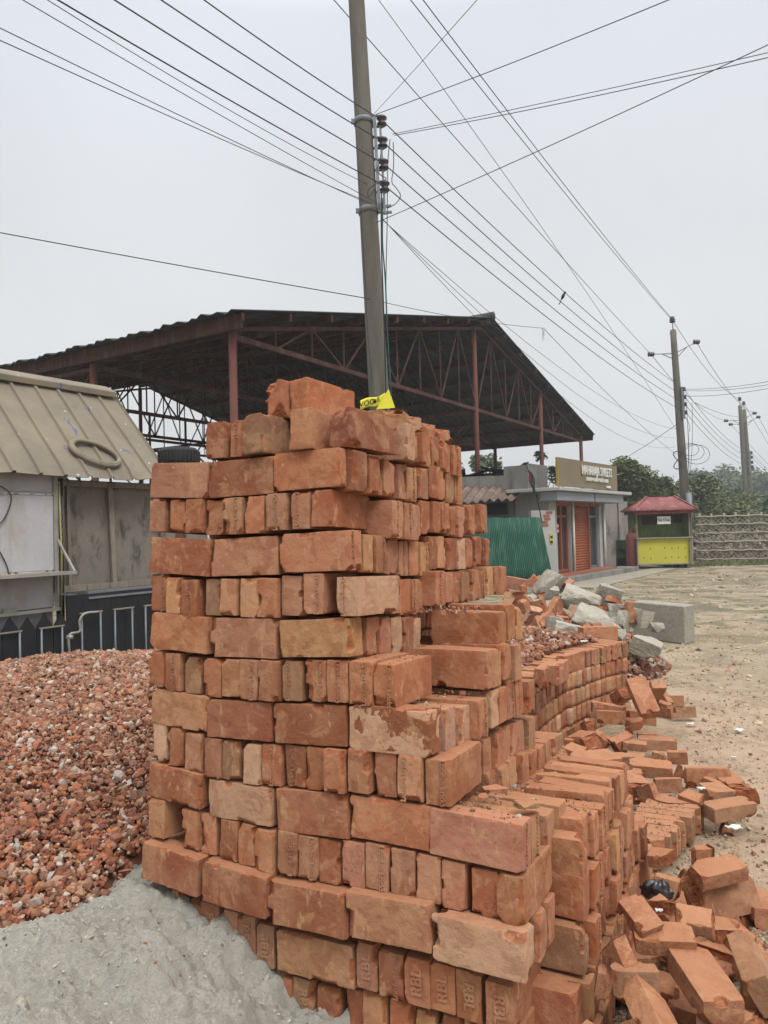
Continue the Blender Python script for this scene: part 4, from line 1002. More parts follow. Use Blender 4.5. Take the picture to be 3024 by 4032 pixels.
TINT = {'o': (.325, .114, .056), 'r': (.235, .074, .040), 'p': (.350, .160, .104), 'y': (.410, .212, .108), 'g': (.235, .145, .088), 'd': (.160, .052, .034), 'w': (.48, .305, .205)}
CNAME = {'o': 'orange', 'r': 'red-brown', 'p': 'pinkish', 'y': 'buff', 'g': 'olive-grey', 'd': 'dark purple-red', 'w': 'pale scraped'}
def tint(c, r=rnd):
    a = TINT[c]; k = r.uniform(.76, 1.20); return (a[0]*k*r.uniform(.98, 1.04), a[1]*k*r.uniform(.95, 1.08), a[2]*k*r.uniform(.92, 1.06), 1)
# frame of the stack: U along the left face towards the camera, V along the right face away from it
_a, _b, _g = R(28.02), R(.382), R(-2.84)
U = Vector((math.cos(_a)*math.cos(_b), -math.sin(_a)*math.cos(_b), math.sin(_b)))
V = Vector((math.sin(_a)*math.cos(_g), math.cos(_a)*math.cos(_g), math.sin(_g)))
W = U.cross(V).normalized(); V = W.cross(U)
O0 = Vector((-.7532, 2.410, 1.6879)); CH = .1198
def stack(s, t, w_): return O0+U*s+V*t+W*w_
used = {}
def put_brick(kind, s, t, w_, L_, T_, H_, roll, c, tx, label, group, yaw=0, name='brick', mesh=None, frame=None, pitch=0):
    pool = POOL[tx if tx in POOL else '']; i = used.get(tx, 0); used[tx] = i+1
    me = mesh or pool[(i*5+i//len(pool)) % len(pool)]
    o = bpy.data.objects.new(name, me); sc.collection.objects.link(o)
    ax_, ay_ = (U, V) if kind == 'S' else (V, -U)
    if frame: ax_, ay_, az_ = frame
    else: az_ = W
    M3 = Matrix((ax_, ay_, az_)).transposed()
    if not yaw: yaw = rnd.gauss(0, .7)
    if kind == 'S': M3 = M3 @ Matrix.Rotation(R(-roll), 3, 'Y')
    else: M3 = M3 @ Matrix.Rotation(R(roll), 3, 'X')
    if yaw: M3 = Matrix.Rotation(R(yaw), 3, W) @ M3
    if pitch: M3 = M3 @ Matrix.Rotation(R(pitch), 3, 'Y')
    flip = rnd.randrange(4) if not mesh else 0
    if flip & 1: M3 = M3 @ Matrix.Rotation(math.pi, 3, 'Z')
    if flip & 2: M3 = M3 @ Matrix.Rotation(math.pi, 3, 'X')
    m4 = M3.to_4x4() @ Matrix.Diagonal((L_/BL, T_/BT, H_/BH, 1)); m4.translation = stack(s, t, w_)
    o.matrix_world = m4; o.color = tint(c)
    return tag(o, label, 'brick', group)
DATA = '''
F,1,1,S,115,36,-58,240,70,116,-3.2,p,
F,1,2,S,360,37,-65,250,70,116,0.5,r,
F,1,3,S,602,37,-58,230,70,115,0.9,o,L
F,2,1,H,20,125,-166,240,65,110,0.4,p,
F,2,2,H,110,125,-173,240,70,109,-0.8,o,
F,2,3,H,180,120,-175,240,68,110,0.7,o,
F,2,4,H,260,122,-182,240,71,113,0.6,r,
F,2,5,H,339,115,-182,240,74,114,-0.0,y,L
F,2,6,H,421,117,-181,240,72,114,0.1,o,
F,2,7,H,502,121,-176,240,72,112,-0.8,p,L
F,2,8,H,584,117,-176,240,65,108,-0.4,p,L
F,2,9,H,652,125,-172,240,70,108,0.4,r,
F,3,1,S,120,32,-301,252,70,118,-3.2,r,
F,3,2,S,378,37,-305,251,70,118,1.3,p,
F,3,3,S,632,32,-295,234,70,116,1.6,o,L
F,4,1,H,34,121,-416,240,70,118,-0.6,r,L
F,4,2,H,103,114,-425,240,62,116,0.6,y,
F,4,3,H,167,117,-432,240,65,118,-0.5,r,L
F,4,4,H,254,126,-429,240,68,114,0.6,g,
F,4,5,H,323,117,-427,240,66,114,0.7,y,
F,4,6,H,399,120,-428,240,71,118,0.3,y,
F,4,7,H,471,116,-427,240,74,118,0.7,o,
F,4,8,H,552,122,-420,240,74,118,0.7,p,
F,4,9,H,629,125,-414,240,71,118,-0.3,p,L
F,4,10,H,743,118,-420,240,71,112,-0.5,w,L
F,5,1,S,127,32,-540,236,70,115,-3.2,o,
F,5,2,S,375,32,-548,249,70,118,1.2,p,
F,5,3,S,632,33,-538,235,70,109,3.1,y,
F,6,1,H,32,121,-654,240,67,108,-0.8,o,
F,6,2,H,99,122,-663,240,64,118,-0.3,r,L
F,6,3,H,174,118,-670,240,66,116,0.5,g,
F,6,4,H,261,120,-672,240,74,118,-0.3,o,
F,6,5,H,331,120,-668,240,69,112,0.3,y,
F,6,6,H,401,115,-668,240,72,117,0.8,p,L
F,6,7,H,476,114,-666,240,72,118,0.4,r,
F,6,8,H,551,124,-662,240,71,116,-0.8,g,L
F,6,9,H,636,123,-656,240,73,117,-0.2,o,L
F,6,10,H,708,121,-653,240,73,118,-0.8,o,L
F,6,11,H,782,115,-653,240,71,118,-0.5,o,L
F,6,12,H,851,125,-656,240,68,118,-0.5,o,L
F,7,1,S,126,37,-778,228,70,111,-3.2,y,
F,7,2,S,361,38,-789,240,70,113,1.9,r,
F,7,3,S,613,39,-779,245,70,113,3.2,r,
F,7,4,S,870,34,-768,238,70,117,0.2,r,w
F,8,1,H,49,118,-884,240,59,116,0.0,w,
F,8,2,H,116,123,-893,240,64,118,-0.6,o,
F,8,3,H,186,123,-903,240,67,118,0.5,p,
F,8,4,H,266,124,-910,240,64,117,-0.7,r,
F,8,5,H,333,125,-910,240,68,115,-0.7,g,
F,8,6,H,410,118,-911,240,63,117,0.2,w,
F,8,7,H,478,125,-907,240,72,118,-0.3,o,L
F,8,8,H,558,125,-902,240,72,115,0.1,r,L
F,8,9,H,632,118,-899,240,66,118,-0.3,o,
F,8,10,H,701,116,-893,240,69,118,-0.7,o,
F,8,11,H,776,116,-886,240,70,118,0.3,r,
F,8,12,H,851,126,-888,240,70,118,-0.5,r,
F,8,13,H,928,115,-887,240,71,117,0.8,y,L
F,8,14,H,999,120,-890,240,71,117,-0.2,o,L
F,9,1,S,117,33,-1008,222,70,108,-3.2,r,
F,9,2,S,367,36,-1026,236,70,108,-0.0,w,
F,9,3,S,619,38,-1020,241,70,118,3.2,r,
F,9,4,S,864,35,-1008,240,70,112,0.2,o,
F,9,5,S,1103,34,-1013,242,70,115,-1.6,p,L
F,10,1,H,46,115,-1117,240,69,118,0.7,y,
F,10,2,H,182,114,-1132,240,67,118,-0.0,o,
F,10,3,H,247,124,-1137,240,64,118,-0.6,o,
F,10,4,H,329,123,-1140,240,70,118,0.7,r,
F,10,5,H,397,122,-1142,240,66,118,0.5,o,
F,10,6,H,462,115,-1147,240,67,118,-0.1,o,
F,10,7,H,540,116,-1141,240,69,118,0.6,r,L
F,10,8,H,607,118,-1142,240,68,118,-0.1,p,L
F,10,9,H,676,126,-1144,240,72,118,0.6,r,
F,10,10,H,753,126,-1134,240,71,118,-0.1,p,
F,10,11,H,827,120,-1129,240,71,118,0.4,p,L
F,10,12,H,902,120,-1130,240,72,118,-0.3,p,
F,10,13,H,972,119,-1130,240,69,118,-0.6,p,
F,10,14,H,1042,119,-1136,240,64,118,0.8,p,
F,10,15,H,1122,126,-1141,240,69,115,0.2,o,
F,10,16,H,1191,120,-1140,240,68,118,-0.3,o,
F,11,1,S,130,-3,-1245,232,70,109,-3.2,r,
F,11,2,S,377,-2,-1257,232,70,114,-1.6,r,
F,11,3,S,621,2,-1265,252,70,116,3.0,o,
F,11,4,S,873,3,-1242,247,70,115,2.5,y,
F,11,5,S,1119,-1,-1250,239,70,109,0.2,w,w
F,12,1,H,47,123,-1385,240,56,118,0.4,o,
F,12,2,H,125,122,-1382,240,69,118,0.3,y,
F,12,3,H,197,123,-1396,240,56,118,-0.2,r,
F,12,4,H,257,122,-1391,240,70,116,-0.4,r,R
F,12,5,H,332,120,-1398,240,56,117,0.4,y,
F,12,6,H,392,122,-1400,240,69,118,-0.3,p,R
F,12,7,H,456,125,-1414,240,62,118,0.2,g,R
F,12,8,H,793,121,-1387,240,64,118,-0.8,p,R
F,12,9,H,863,121,-1394,240,74,118,-0.4,r,L
F,12,10,H,940,122,-1388,240,74,118,-0.1,o,R
F,12,11,H,1008,124,-1389,240,69,118,0.2,o,R
F,12,12,H,1080,124,-1392,240,71,118,-0.2,o,R
F,12,13,H,1158,122,-1395,240,73,118,0.4,o,R
F,12,1,S,629,38,-1405,252,70,114,2.6,y,
F,13,1,H,512,138,-1542,240,66,115,0.5,o,
F,13,2,H,580,144,-1536,240,71,115,0.3,g,R
F,13,3,H,660,146,-1541,240,74,115,0.7,r,
F,13,4,H,742,140,-1525,240,57,115,0.0,r,
F,13,5,H,807,136,-1516,240,72,115,0.5,y,
F,13,6,H,887,145,-1516,240,73,115,-0.0,o,
F,13,7,H,952,142,-1521,240,56,115,0.4,y,
F,13,8,H,1018,143,-1520,240,70,115,-0.5,o,
F,13,9,H,1089,143,-1517,240,74,115,0.1,r,
F,13,10,H,1164,142,-1514,240,74,115,-0.1,o,
C1R,1,1,S,623,79,-66,240,74,118,0.8,d,
C1R,1,2,S,624,166,-68,240,74,118,0.7,r,
C1R,1,3,S,616,268,-63,240,74,118,-1.0,p,
C1R,1,4,S,621,346,-70,240,52,112,0.5,p,
C1R,1,5,S,619,420,-71,240,74,118,0.6,y,L
C1R,1,6,S,624,502,-56,240,72,108,-1.4,p,
C1R,1,7,S,622,585,-43,240,74,118,-0.8,r,
C1R,1,8,S,617,666,-42,240,74,118,-1.1,o,
C1R,1,9,S,620,740,-48,240,66,118,-1.0,g,
C1R,1,10,S,618,821,-47,240,74,118,-1.4,y,L
C2A,2,1,S,655,246,-195,240,74,118,-0.4,p,L
C2A,2,2,S,656,317,-198,240,63,118,0.3,p,L
C2A,2,3,S,652,379,-201,240,58,118,1.2,p,
C2B,2,1,S,619,517,-173,240,74,116,-0.3,o,
C2B,2,2,S,622,610,-167,240,74,113,-0.3,r,
C2B,2,3,S,620,694,-167,240,74,114,1.0,o,L
C2B,2,4,S,623,755,-172,240,52,113,-1.4,r,
C2B,2,5,S,626,817,-172,240,74,118,-1.2,p,
C2B,2,6,S,626,941,-159,240,74,118,-0.5,o,
C2B,2,7,S,626,1075,-151,240,74,118,1.4,r,
C3A,3,1,S,629,113,-300,240,55,112,-0.2,y,
C3A,3,2,S,629,188,-303,240,74,114,0.4,r,L
C3A,3,3,S,623,274,-306,240,74,115,-1.1,p,
C3A,3,4,S,626,342,-314,240,59,114,0.2,p,L
C3A,3,5,S,630,409,-315,240,71,115,1.4,o,
C3A,3,6,S,626,497,-314,240,74,117,-0.4,y,L
C3B,3,1,S,630,568,-291,240,74,116,-1.5,r,
C3B,3,2,S,620,654,-290,240,74,115,0.2,y,
C3B,3,3,S,626,741,-294,240,74,118,-1.1,r,
C3B,3,4,S,627,828,-296,240,72,118,1.2,w,
C3B,3,5,S,624,903,-288,240,74,118,-0.2,r,
C3B,3,6,S,622,1007,-280,240,74,118,-0.6,r,
C3B,3,7,S,631,1094,-283,240,52,115,-0.4,r,
C4A,4,1,S,631,277,-429,240,63,116,1.2,p,
C4A,4,2,S,626,350,-434,240,74,115,-0.7,o,
C4A,4,3,S,631,419,-437,240,56,114,-0.0,p,L
C4A,4,4,S,624,495,-437,240,74,116,-0.5,o,
C4B,4,1,S,676,518,-412,240,74,118,-0.0,o,L
C4B,4,2,S,667,607,-412,240,64,106,-0.1,p,
C4B,4,3,S,665,680,-419,240,73,109,0.4,r,
C4B,4,4,S,669,754,-416,240,74,117,-0.6,g,
C4B,4,5,S,673,841,-413,240,74,118,1.0,o,
C4B,4,6,S,664,934,-414,240,74,107,0.1,r,L
C4B,4,7,S,667,1019,-402,240,70,117,1.3,y,
C4B,4,8,S,673,1093,-401,240,73,112,-0.8,r,
C4B,4,9,S,667,1175,-399,240,74,117,-1.0,o,
C5A,5,1,S,631,124,-539,240,74,113,-0.6,r,
C5A,5,2,S,626,211,-545,240,74,113,-0.1,p,
C5A,5,3,S,627,291,-551,240,74,114,0.3,w,
C5A,5,4,S,628,364,-555,240,65,117,-1.1,r,
C5A,5,5,S,628,429,-559,240,53,107,-0.6,w,
C5B,5,1,S,880,540,-544,240,74,117,-0.5,o,
C5B,5,2,S,878,636,-527,240,74,118,0.1,o,
C5B,5,3,S,880,714,-537,240,62,106,-0.4,y,
C6B,6,1,S,903,366,-648,240,71,116,0.3,o,
C6B,6,2,S,894,442,-652,240,72,114,-0.7,y,
C6B,6,3,S,899,530,-645,240,74,112,1.2,o,
C6B,6,4,S,905,623,-657,240,74,118,0.1,p,
C7A,7,1,S,864,34,-773,240,74,118,0.8,w,
C7A,7,2,S,869,126,-782,240,74,118,0.2,w,
C7A,7,3,S,872,237,-796,240,74,118,0.4,w,
C7B,7,1,S,900,302,-783,240,74,114,1.2,o,L
C7B,7,2,S,899,408,-770,240,73,108,-0.3,w,
C7B,7,3,S,904,470,-768,240,74,108,-0.9,o,
C7B,7,4,S,898,565,-772,240,74,118,1.0,r,L
C7B,7,5,S,895,645,-777,240,74,118,1.0,o,L
C7B,7,6,S,902,764,-791,240,74,115,-0.2,o,
C8B,8,1,S,877,383,-913,240,74,110,0.8,r,
C8B,8,2,S,885,479,-913,240,74,118,-1.1,o,
C8B,8,3,S,880,559,-912,240,74,118,0.1,p,
C8B,8,4,S,880,644,-916,240,74,118,-0.5,p,
C8B,8,5,S,876,718,-924,240,74,115,0.3,p,
C8B,8,6,S,884,824,-927,240,74,109,-1.3,g,
C9B,9,1,S,897,382,-1005,240,74,106,1.0,r,
C9B,9,2,S,904,474,-1012,240,74,109,0.5,y,
C9B,9,3,S,894,576,-1017,240,74,116,0.7,y,
C9B,9,4,S,906,665,-1023,240,74,117,1.5,o,
C9B,9,5,S,902,765,-1031,240,74,118,-1.4,o,
C9B,9,6,S,904,861,-1036,240,74,118,-0.8,o,
C9B,9,7,S,902,959,-1040,240,74,118,1.4,p,
C9B,9,8,S,903,1054,-1044,240,74,118,-1.1,r,
C9B,9,9,S,898,1142,-1057,240,74,118,1.3,g,
C9A,9,1,S,1098,134,-1032,240,74,114,0.3,y,L
C9A,9,2,S,1101,255,-1061,240,74,118,-1.0,p,
C9A,9,3,S,1103,374,-1063,240,74,111,-1.4,y,
C11A,11,1,S,1115,125,-1259,240,68,118,-0.4,p,
C11A,11,2,S,1115,200,-1259,240,68,118,-1.3,p,'''
TX = {'L': ' with small lettering', 'R': ' with letters RBL', '': '', 'w': ''}
GR = 'bricks of the tall stack'
WHERE = {'C1R': 'right side, top course', 'C2A': 'right side, second course, jutting', 'C2B': 'right side, second course, far part', 'C3A': 'right side, third course, near part', 'C3B': 'right side, third course, far part', 'C4A': 'right side, fourth course, near part', 'C4B': 'right side, fourth course, far part', 'C5A': 'right side, fifth course, recessed part',
 'C5B': 'right ledge, uppermost layer', 'C6B': 'right ledge, second layer', 'C7A': 'step at corner, seventh course', 'C7B': 'right ledge, third layer', 'C8B': 'right ledge, fourth layer', 'C9B': 'right ledge, fifth layer', 'C9A': 'big step at corner, ninth course', 'C11A': 'near corner, eleventh course ends'}
seen = {}
for ln in DATA.strip().split('\n'):
    f = ln.split(','); g, j, i, k = f[0], int(f[1]), int(f[2]), f[3]
    s, t, w_, L_, T_, H_ = [float(x)/1000 for x in f[4:10]]; roll, c, tx = float(f[10]), f[11], f[12]
    shape = 'lengthwise' if k == 'S' else 'end-on'
    if g == 'F':
        key = (j, k); 
        lab_ = '%s %s brick%s, %s from left in front course %s' % (CNAME[c].replace('dark purple-red', 'dark').replace('pale scraped', 'pale'), shape, TX[tx], ORD[i], ['','one','two','three','four','five','six','seven','eight','nine','ten','eleven','twelve','thirteen'][j])
    else: lab_ = '%s brick end%s, %s from near side, %s' % (CNAME[c], TX[tx], ORD[i], WHERE[g])
    if k == 'H': T_ -= rnd.uniform(.001, .005)
    else: L_ -= rnd.uniform(.0, .006)
    if k == 'H': t += rnd.gauss(0, .004)
    else: t += rnd.gauss(0, .002)
    put_brick(k, s, t, w_, L_, T_, H_-rnd.uniform(.0015, .0045), roll, c, tx, lab_, GR)
CC = 'oorrpyorprodgoy'
# loose bricks set on the top of the stack: kind, s, t, w-centre, L, T, H, roll, colour, text, yaw, label
top_ = [('H', .262, .12, .058, .24, .073, .114, 0, 'r', '', 0, 'brick with chipped foot standing on top, leftmost of the upper row'),
 ('H', .352, .13, .056, .24, .066, .112, 1, 'o', 'L', 0, 'orange brick between leftmost upper brick and the greenish one'),
 ('H', .433, .10, .060, .24, .075, .118, -1, 'g', '', -4, 'greenish buff brick end in the upper row of loose bricks'),
 ('H', .590, .10, .060, .24, .074, .118, 0, 'o', '', 2, 'orange brick with curved crack standing in the upper row'),
 ('H', .718, .14, .059, .235, .074, .112, 0, 'd', 'w', -8, 'dark brick with broken end face in the upper row'),
 ('S', .655, .335, .056, .24, .074, .116, 0, 'w', '', 4, 'whitish stained brick in the upper row, right of the dark broken one'),
 ('S', .62, .435, .056, .24, .060, .106, 0, 'y', 'w', -3, 'buff leaning brick after the whitish one on the right top'),
 ('S', .62, .525, .056, .24, .074, .114, 2, 'o', '', 4, 'orange tilted brick with dark chipped corner on the right top'),
 ('S', .62, .610, .058, .24, .062, .112, 3, 'r', 'w', 0, 'split red-brown brick on the right top, fourth from the far end'),
 ('S', .625, .690, .058, .24, .070, .114, 0, 'o', '', 2, 'plain orange brick on the right top beside the farthest one'),
 ('S', .635, .780, .050, .24, .072, .112, 0, 'r', 'L', -2, 'farthest brick of the upper row with raised lettering at the edge'),
 ('H', .458, .17, .178, .24, .068, .114, 1, 'o', 'w', -7, 'crumbling orange brick highest at the left of the stack top'),
 ('H', .534, .195, .178, .24, .072, .118, 0, 'o', '', -7, 'large orange brick turned sideways at the very top'),
 ('S', .58, .43, .150, .24, .114, .066, 0, 'y', 'w', 12, 'flat buff brick behind the topmost ones, first of four'),
 ('S', .58, .55, .150, .24, .110, .066, 0, 'w', 'w', 0, 'flat pale brick behind the topmost ones, second of four'),
 ('S', .58, .67, .146, .24, .110, .064, 0, 'o', 'w', 8, 'flat orange brick behind the topmost ones, third of four'),
 ('S', .60, .79, .140, .22, .108, .060, 2, 'r', 'w', -4, 'flat brick behind the topmost ones nearest the yellow sign')]
for (k, s, t, w_, L_, T_, H_, roll, c, tx, yaw, lab_) in top_:
    if k == 'H': t += rnd.gauss(0, .004)
    else: t += rnd.gauss(0, .002)
    put_brick(k, s, t, w_, L_, T_, H_, roll, c, tx, lab_, 'loose bricks on the stack top', yaw=yaw)
# second ledge at the right: rows of bricks lying along U, ends at s = 1.30
lrows = [(0, .27, .98, 1.300), (1, .27, 1.05, 1.305), (2, .24, 1.19, 1.31), (3, .15, 1.27, 1.315), (4, .04, 1.33, 1.325)]
for li, (wc_, t0, t1, s_) in enumerate(lrows):
    t = t0; i = 0
    while t < t1:
        i += 1; th = rnd.uniform(.062, .072); c = rnd.choice(CC)
        dz = rnd.uniform(-.006, .006)+(-.03 if (li == 0 and i in (1,)) else 0)+(.012 if li == 0 and i > 4 else 0)
        put_brick('S', s_-.12+rnd.uniform(-.012, .012), t+th/2, -(8.75+wc_)*CH-.057+dz, .24, th, .114, rnd.uniform(-2, 2), c, rnd.choice(['', '', '', 'L', 'w']),
                  '%s brick end, %s from near side, layer %s of the low right ledge' % (CNAME[c], ORD[i], ['one', 'two', 'three', 'four', 'five'][li]), 'bricks of the low right ledge', yaw=rnd.uniform(-1.5, 1.5))
        t += th+rnd.uniform(.003, .009)
# bricks bridging the ledge behind its ends (tops visible)
for li, (s_, t0, t1) in enumerate(((1.055, .42, 1.12),)):
    t = t0; i = 0
    while t < t1:
        i += 1; th = rnd.uniform(.064, .071); c = rnd.choice('rropo')
        put_brick('S', s_-.105, t+th/2, -8.75*CH-.062, .21, th, .114, 0, c, 'w', '%s brick top, %s from near side, between right ledge and low ledge' % (CNAME[c], ORD[i]), 'bricks of the low right ledge', yaw=rnd.uniform(-1, 1))
        t += th+.005
# third ledge: one course standing on the ground further right
t = 1.50; i = 0
while t < 2.12:
    i += 1; th = rnd.uniform(.064, .070); c = rnd.choice('ggyorg'); s1 = 1.325+(t-1.5)*.19
    put_brick('S', s1-.12+rnd.uniform(-.01, .01), t+th/2, -1.470-.057, .24, th, .114, 0, c, rnd.choice(['', 'w', '']), '%s dusty brick, %s from near end of the lowest ledge at right' % (CNAME[c], ORD[i]), 'bricks of the lowest ledge', yaw=rnd.uniform(-1.5, 1.5)+3)
    t += th+.006
# hidden inner bricks and the curved far wall are more bricks of the same kind than can be told apart
stuff_v = []; stuff_f = []; stuff_c = []
lowb = bmesh.new(); bmesh.ops.create_cube(lowb, size=1)
bmesh.ops.subdivide_edges(lowb, edges=lowb.edges[:], cuts=3, use_grid_fill=True)
lv = [v.co.copy() for v in lowb.verts]; lf = [tuple(v.index for v in f.verts) for f in lowb.faces]; lowb.free()
def low_brick(M4, dims, c, store=None):
    b0 = len(stuff_v); sd_ = rnd.uniform(0, 99)
    rr = .10
    for p in lv:
        q = Vector((p.x*dims[0], p.y*dims[1], p.z*dims[2])); rad = .005
        inn = Vector([max(-(dims[i]/2-rad), min(dims[i]/2-rad, q[i])) for i in range(3)]); d_ = q-inn
        if d_.length > 1e-7: q = inn+d_.normalized()*rad*(.9)
        q += Vector((noise.noise(q*30+Vector((sd_, 0, 0))), noise.noise(q*30+Vector((0, sd_, 0))), noise.noise(q*30+Vector((0, 0, sd_)))))*.0035
        stuff_v.append(tuple(M4 @ q))
    stuff_f.extend(tuple(b0+i for i in f) for f in lf); stuff_c.extend([c]*len(lv))
def sm4(s, t, w_, yaw=0, kind='S'):
    ax_, ay_ = (U, V) if kind == 'S' else (V, -U)
    M3 = Matrix.Rotation(R(yaw), 3, W) @ Matrix((ax_, ay_, W)).transposed(); m4 = M3.to_4x4(); m4.translation = stack(s, t, w_); return m4
s_end = {1: .49, 2: .49, 3: .49, 4: .49, 5: .49, 6: .6, 7: .75, 8: .75, 9: .96, 10: .96, 11: .99, 12: .99, 13: .99, 14: 1.05}
t_end = {1: .84, 2: 1.08, 3: 1.12, 4: 1.18, 5: 1.2}
for j in range(1, 15):
    tt = .255 if j % 2 == 0 and j != 14 else .085
    if j in (11,): tt = .06
    te = t_end.get(j, 1.45)
    while tt < te-.07:
        s = .01
        while s+.24 < s_end[j]+.01:
            low_brick(sm4(s+.12, tt+.036, -(j-.5)*CH), (.236, .068, .113), tint(rnd.choice('orr'))); s += .246
        tt += .074
# core under the ledges
for j in range(6, 14):
    for a in range(16):
        tt = (.30 if j < 9 else .45)+a*.074; 
        if tt > .85: continue
        if j < 10: low_brick(sm4(.62+.02, tt, -(j-.5)*CH), (.236, .068, .113), tint('r'))
        if j >= 10: low_brick(sm4(.93, tt, -(j-.5)*CH-.10), (.236, .068, .113), tint('r'))
# curved far wall: five courses following a plan curve; the front row in each course shows its ends
far_n = 17
def far_pt(q):      # q in metres along the curve
    u_ = q/1.3; p = Vector((.93, 4.60, 0)); n_ = 26
    for i in range(n_):
        k = (i+.5)/n_*q; ang = k/1.3; h_ = Vector((.50+.30*ang, .866-.22*ang, 0)).normalized(); p = p+h_*(q/n_)
    k = q/1.3; return p, Vector((.50+.30*k, .866-.22*k, 0)).normalized()
FARTOP = []
for row in range(5):
    q = -.10+.03*(row % 2); i = 0
    while q < 1.34-.02*row*0:
        th = rnd.uniform(.060, .072); p, h_ = far_pt(max(q, 0)); 
        if q < 0: p = p+h_*q
        nrm_ = Vector((h_.y, -h_.x, 0)); z = .590-.0195-(row+.5)*.1165-.02*(1 if q < .3 else 0)*(1-q/.3)
        cpos = p+h_*th/2-nrm_*(.12+rnd.uniform(-.008, .008)); cpos.z = z+rnd.uniform(-.004, .004)
        c = rnd.choice('oorrpyygrodgw'); i += 1
        M3 = Matrix((nrm_, h_, UZ)).transposed() @ Matrix.Rotation(R(rnd.uniform(-2, 2)), 3, 'X')
        if row == 0 or (row == 1 and i < 5):
            m4 = M3.to_4x4() @ Matrix.Diagonal((1, th/BT, .99, 1)); m4.translation = cpos
            o = bpy.data.objects.new('brick', POOL[''][(i*3) % 16]); sc.collection.objects.link(o); o.matrix_world = m4; o.color = tint(c)
            tag(o, '%s brick end, %s from near side, %s course of the curved far wall' % (CNAME[c], ORD[i], 'top' if row == 0 else 'second'), 'brick', 'bricks of the curved far wall')
        else:
            m4 = M3.to_4x4(); m4.translation = cpos; low_brick(m4, (.238, th, .112), tint(c))
        q += th+rnd.uniform(.003, .008)
me = bpy.data.meshes.new('stacked_bricks'); me.from_pydata(stuff_v, [], stuff_f)
me.polygons.foreach_set('use_smooth', [True]*len(stuff_f))
at_ = me.color_attributes.new('tint', 'FLOAT_COLOR', 'POINT'); at_.data.foreach_set('color', np.array(stuff_c, dtype=np.float32).ravel())
me.materials.append(MB_CHIP)
tag(link('stacked_bricks', me), 'lower courses of the curved far brick wall and the bricks inside the stack', 'bricks', kind='stuff')
# ------------------------------------------------------------ fallen and broken bricks on the ground at the right
FRAG = []
fr = random.Random(11)
for i in range(14):
    x = fr.uniform(-.02, .05); n_ = (1, fr.uniform(-.35, .35), fr.uniform(-.7, .7))
    cuts = [((x, 0, 0), n_, .010)]
    if i % 3 == 0: cuts.append(((x*.5, 0, .03), (fr.uniform(.2, .7), 0, 1), .008))
    if i % 4 == 1: cuts.append(((-.05, 0, 0), (-1, fr.uniform(-.3, .3), fr.uniform(-.5, .5)), .008))
    FRAG.append(brick_mesh('broken_brick', 400+i, chips=8, frac=cuts, rough=1.5, step=.0065))
FTEX = [brick_mesh('brick', 450+i, chips=10, rough=1.8, text=None) for i in range(8)]
def gh(x, y): return gz(x, y)
def bbc(me):
    a = np.empty(len(me.vertices)*3); me.vertices.foreach_get('co', a); a = a.reshape(-1, 3); return Vector((a.min(0)+a.max(0))/2), float(a[:, 0].max()-a[:, 0].min())
BBX = {me.name: bbc(me) for me in FRAG+FTEX}
def loose(x1, y1, x2, y2, zt, face, c, frag=0, tilt=(0, 0), label='', k=[0], ln=None):
    """x1..y2: the ends of the piece's long axis as seen in a crop of the photograph, zt its top height"""
    k[0] += 1
    h_ = .07 if face == 'flat' else .114
    p1, p2 = onz(1811+1.274*x1, 2677+1.274*y1, zt), onz(1811+1.274*x2, 2677+1.274*y2, zt)
    d_ = p2-p1; L_ = ln or max(.05, min(.262, d_.length)); yaw = math.degrees(math.atan2(d_.y, d_.x)); p = (p1+p2)/2; p.z = zt-h_/2
    me = FRAG[k[0] % len(FRAG)] if frag else FTEX[k[0] % len(FTEX)]
    cen, wx = BBX[me.name]
    o = bpy.data.objects.new('broken_brick' if frag else 'brick', me); sc.collection.objects.link(o)
    M3 = Matrix.Rotation(R(yaw), 3, 'Z') @ Matrix.Rotation(R(tilt[0]), 3, 'Y') @ Matrix.Rotation(R(tilt[1]), 3, 'X')
    if face == 'flat': M3 = M3 @ Matrix.Rotation(R(90), 3, 'X')
    sx_ = L_/wx; f_ = min(1.05, max(.62, sx_))
    m4 = Matrix.Translation(p) @ M3.to_4x4() @ Matrix.Diagonal((sx_, f_, f_, 1)) @ Matrix.Translation(-cen)
    o.matrix_world = m4; a_ = tint(c); o.color = tuple(v*.70+q*.30 for v, q in zip(a_[:3], (.27, .17, .105)))+(1,)
    return tag(o, label, 'broken brick' if frag else 'brick', 'fallen bricks right of the stack')
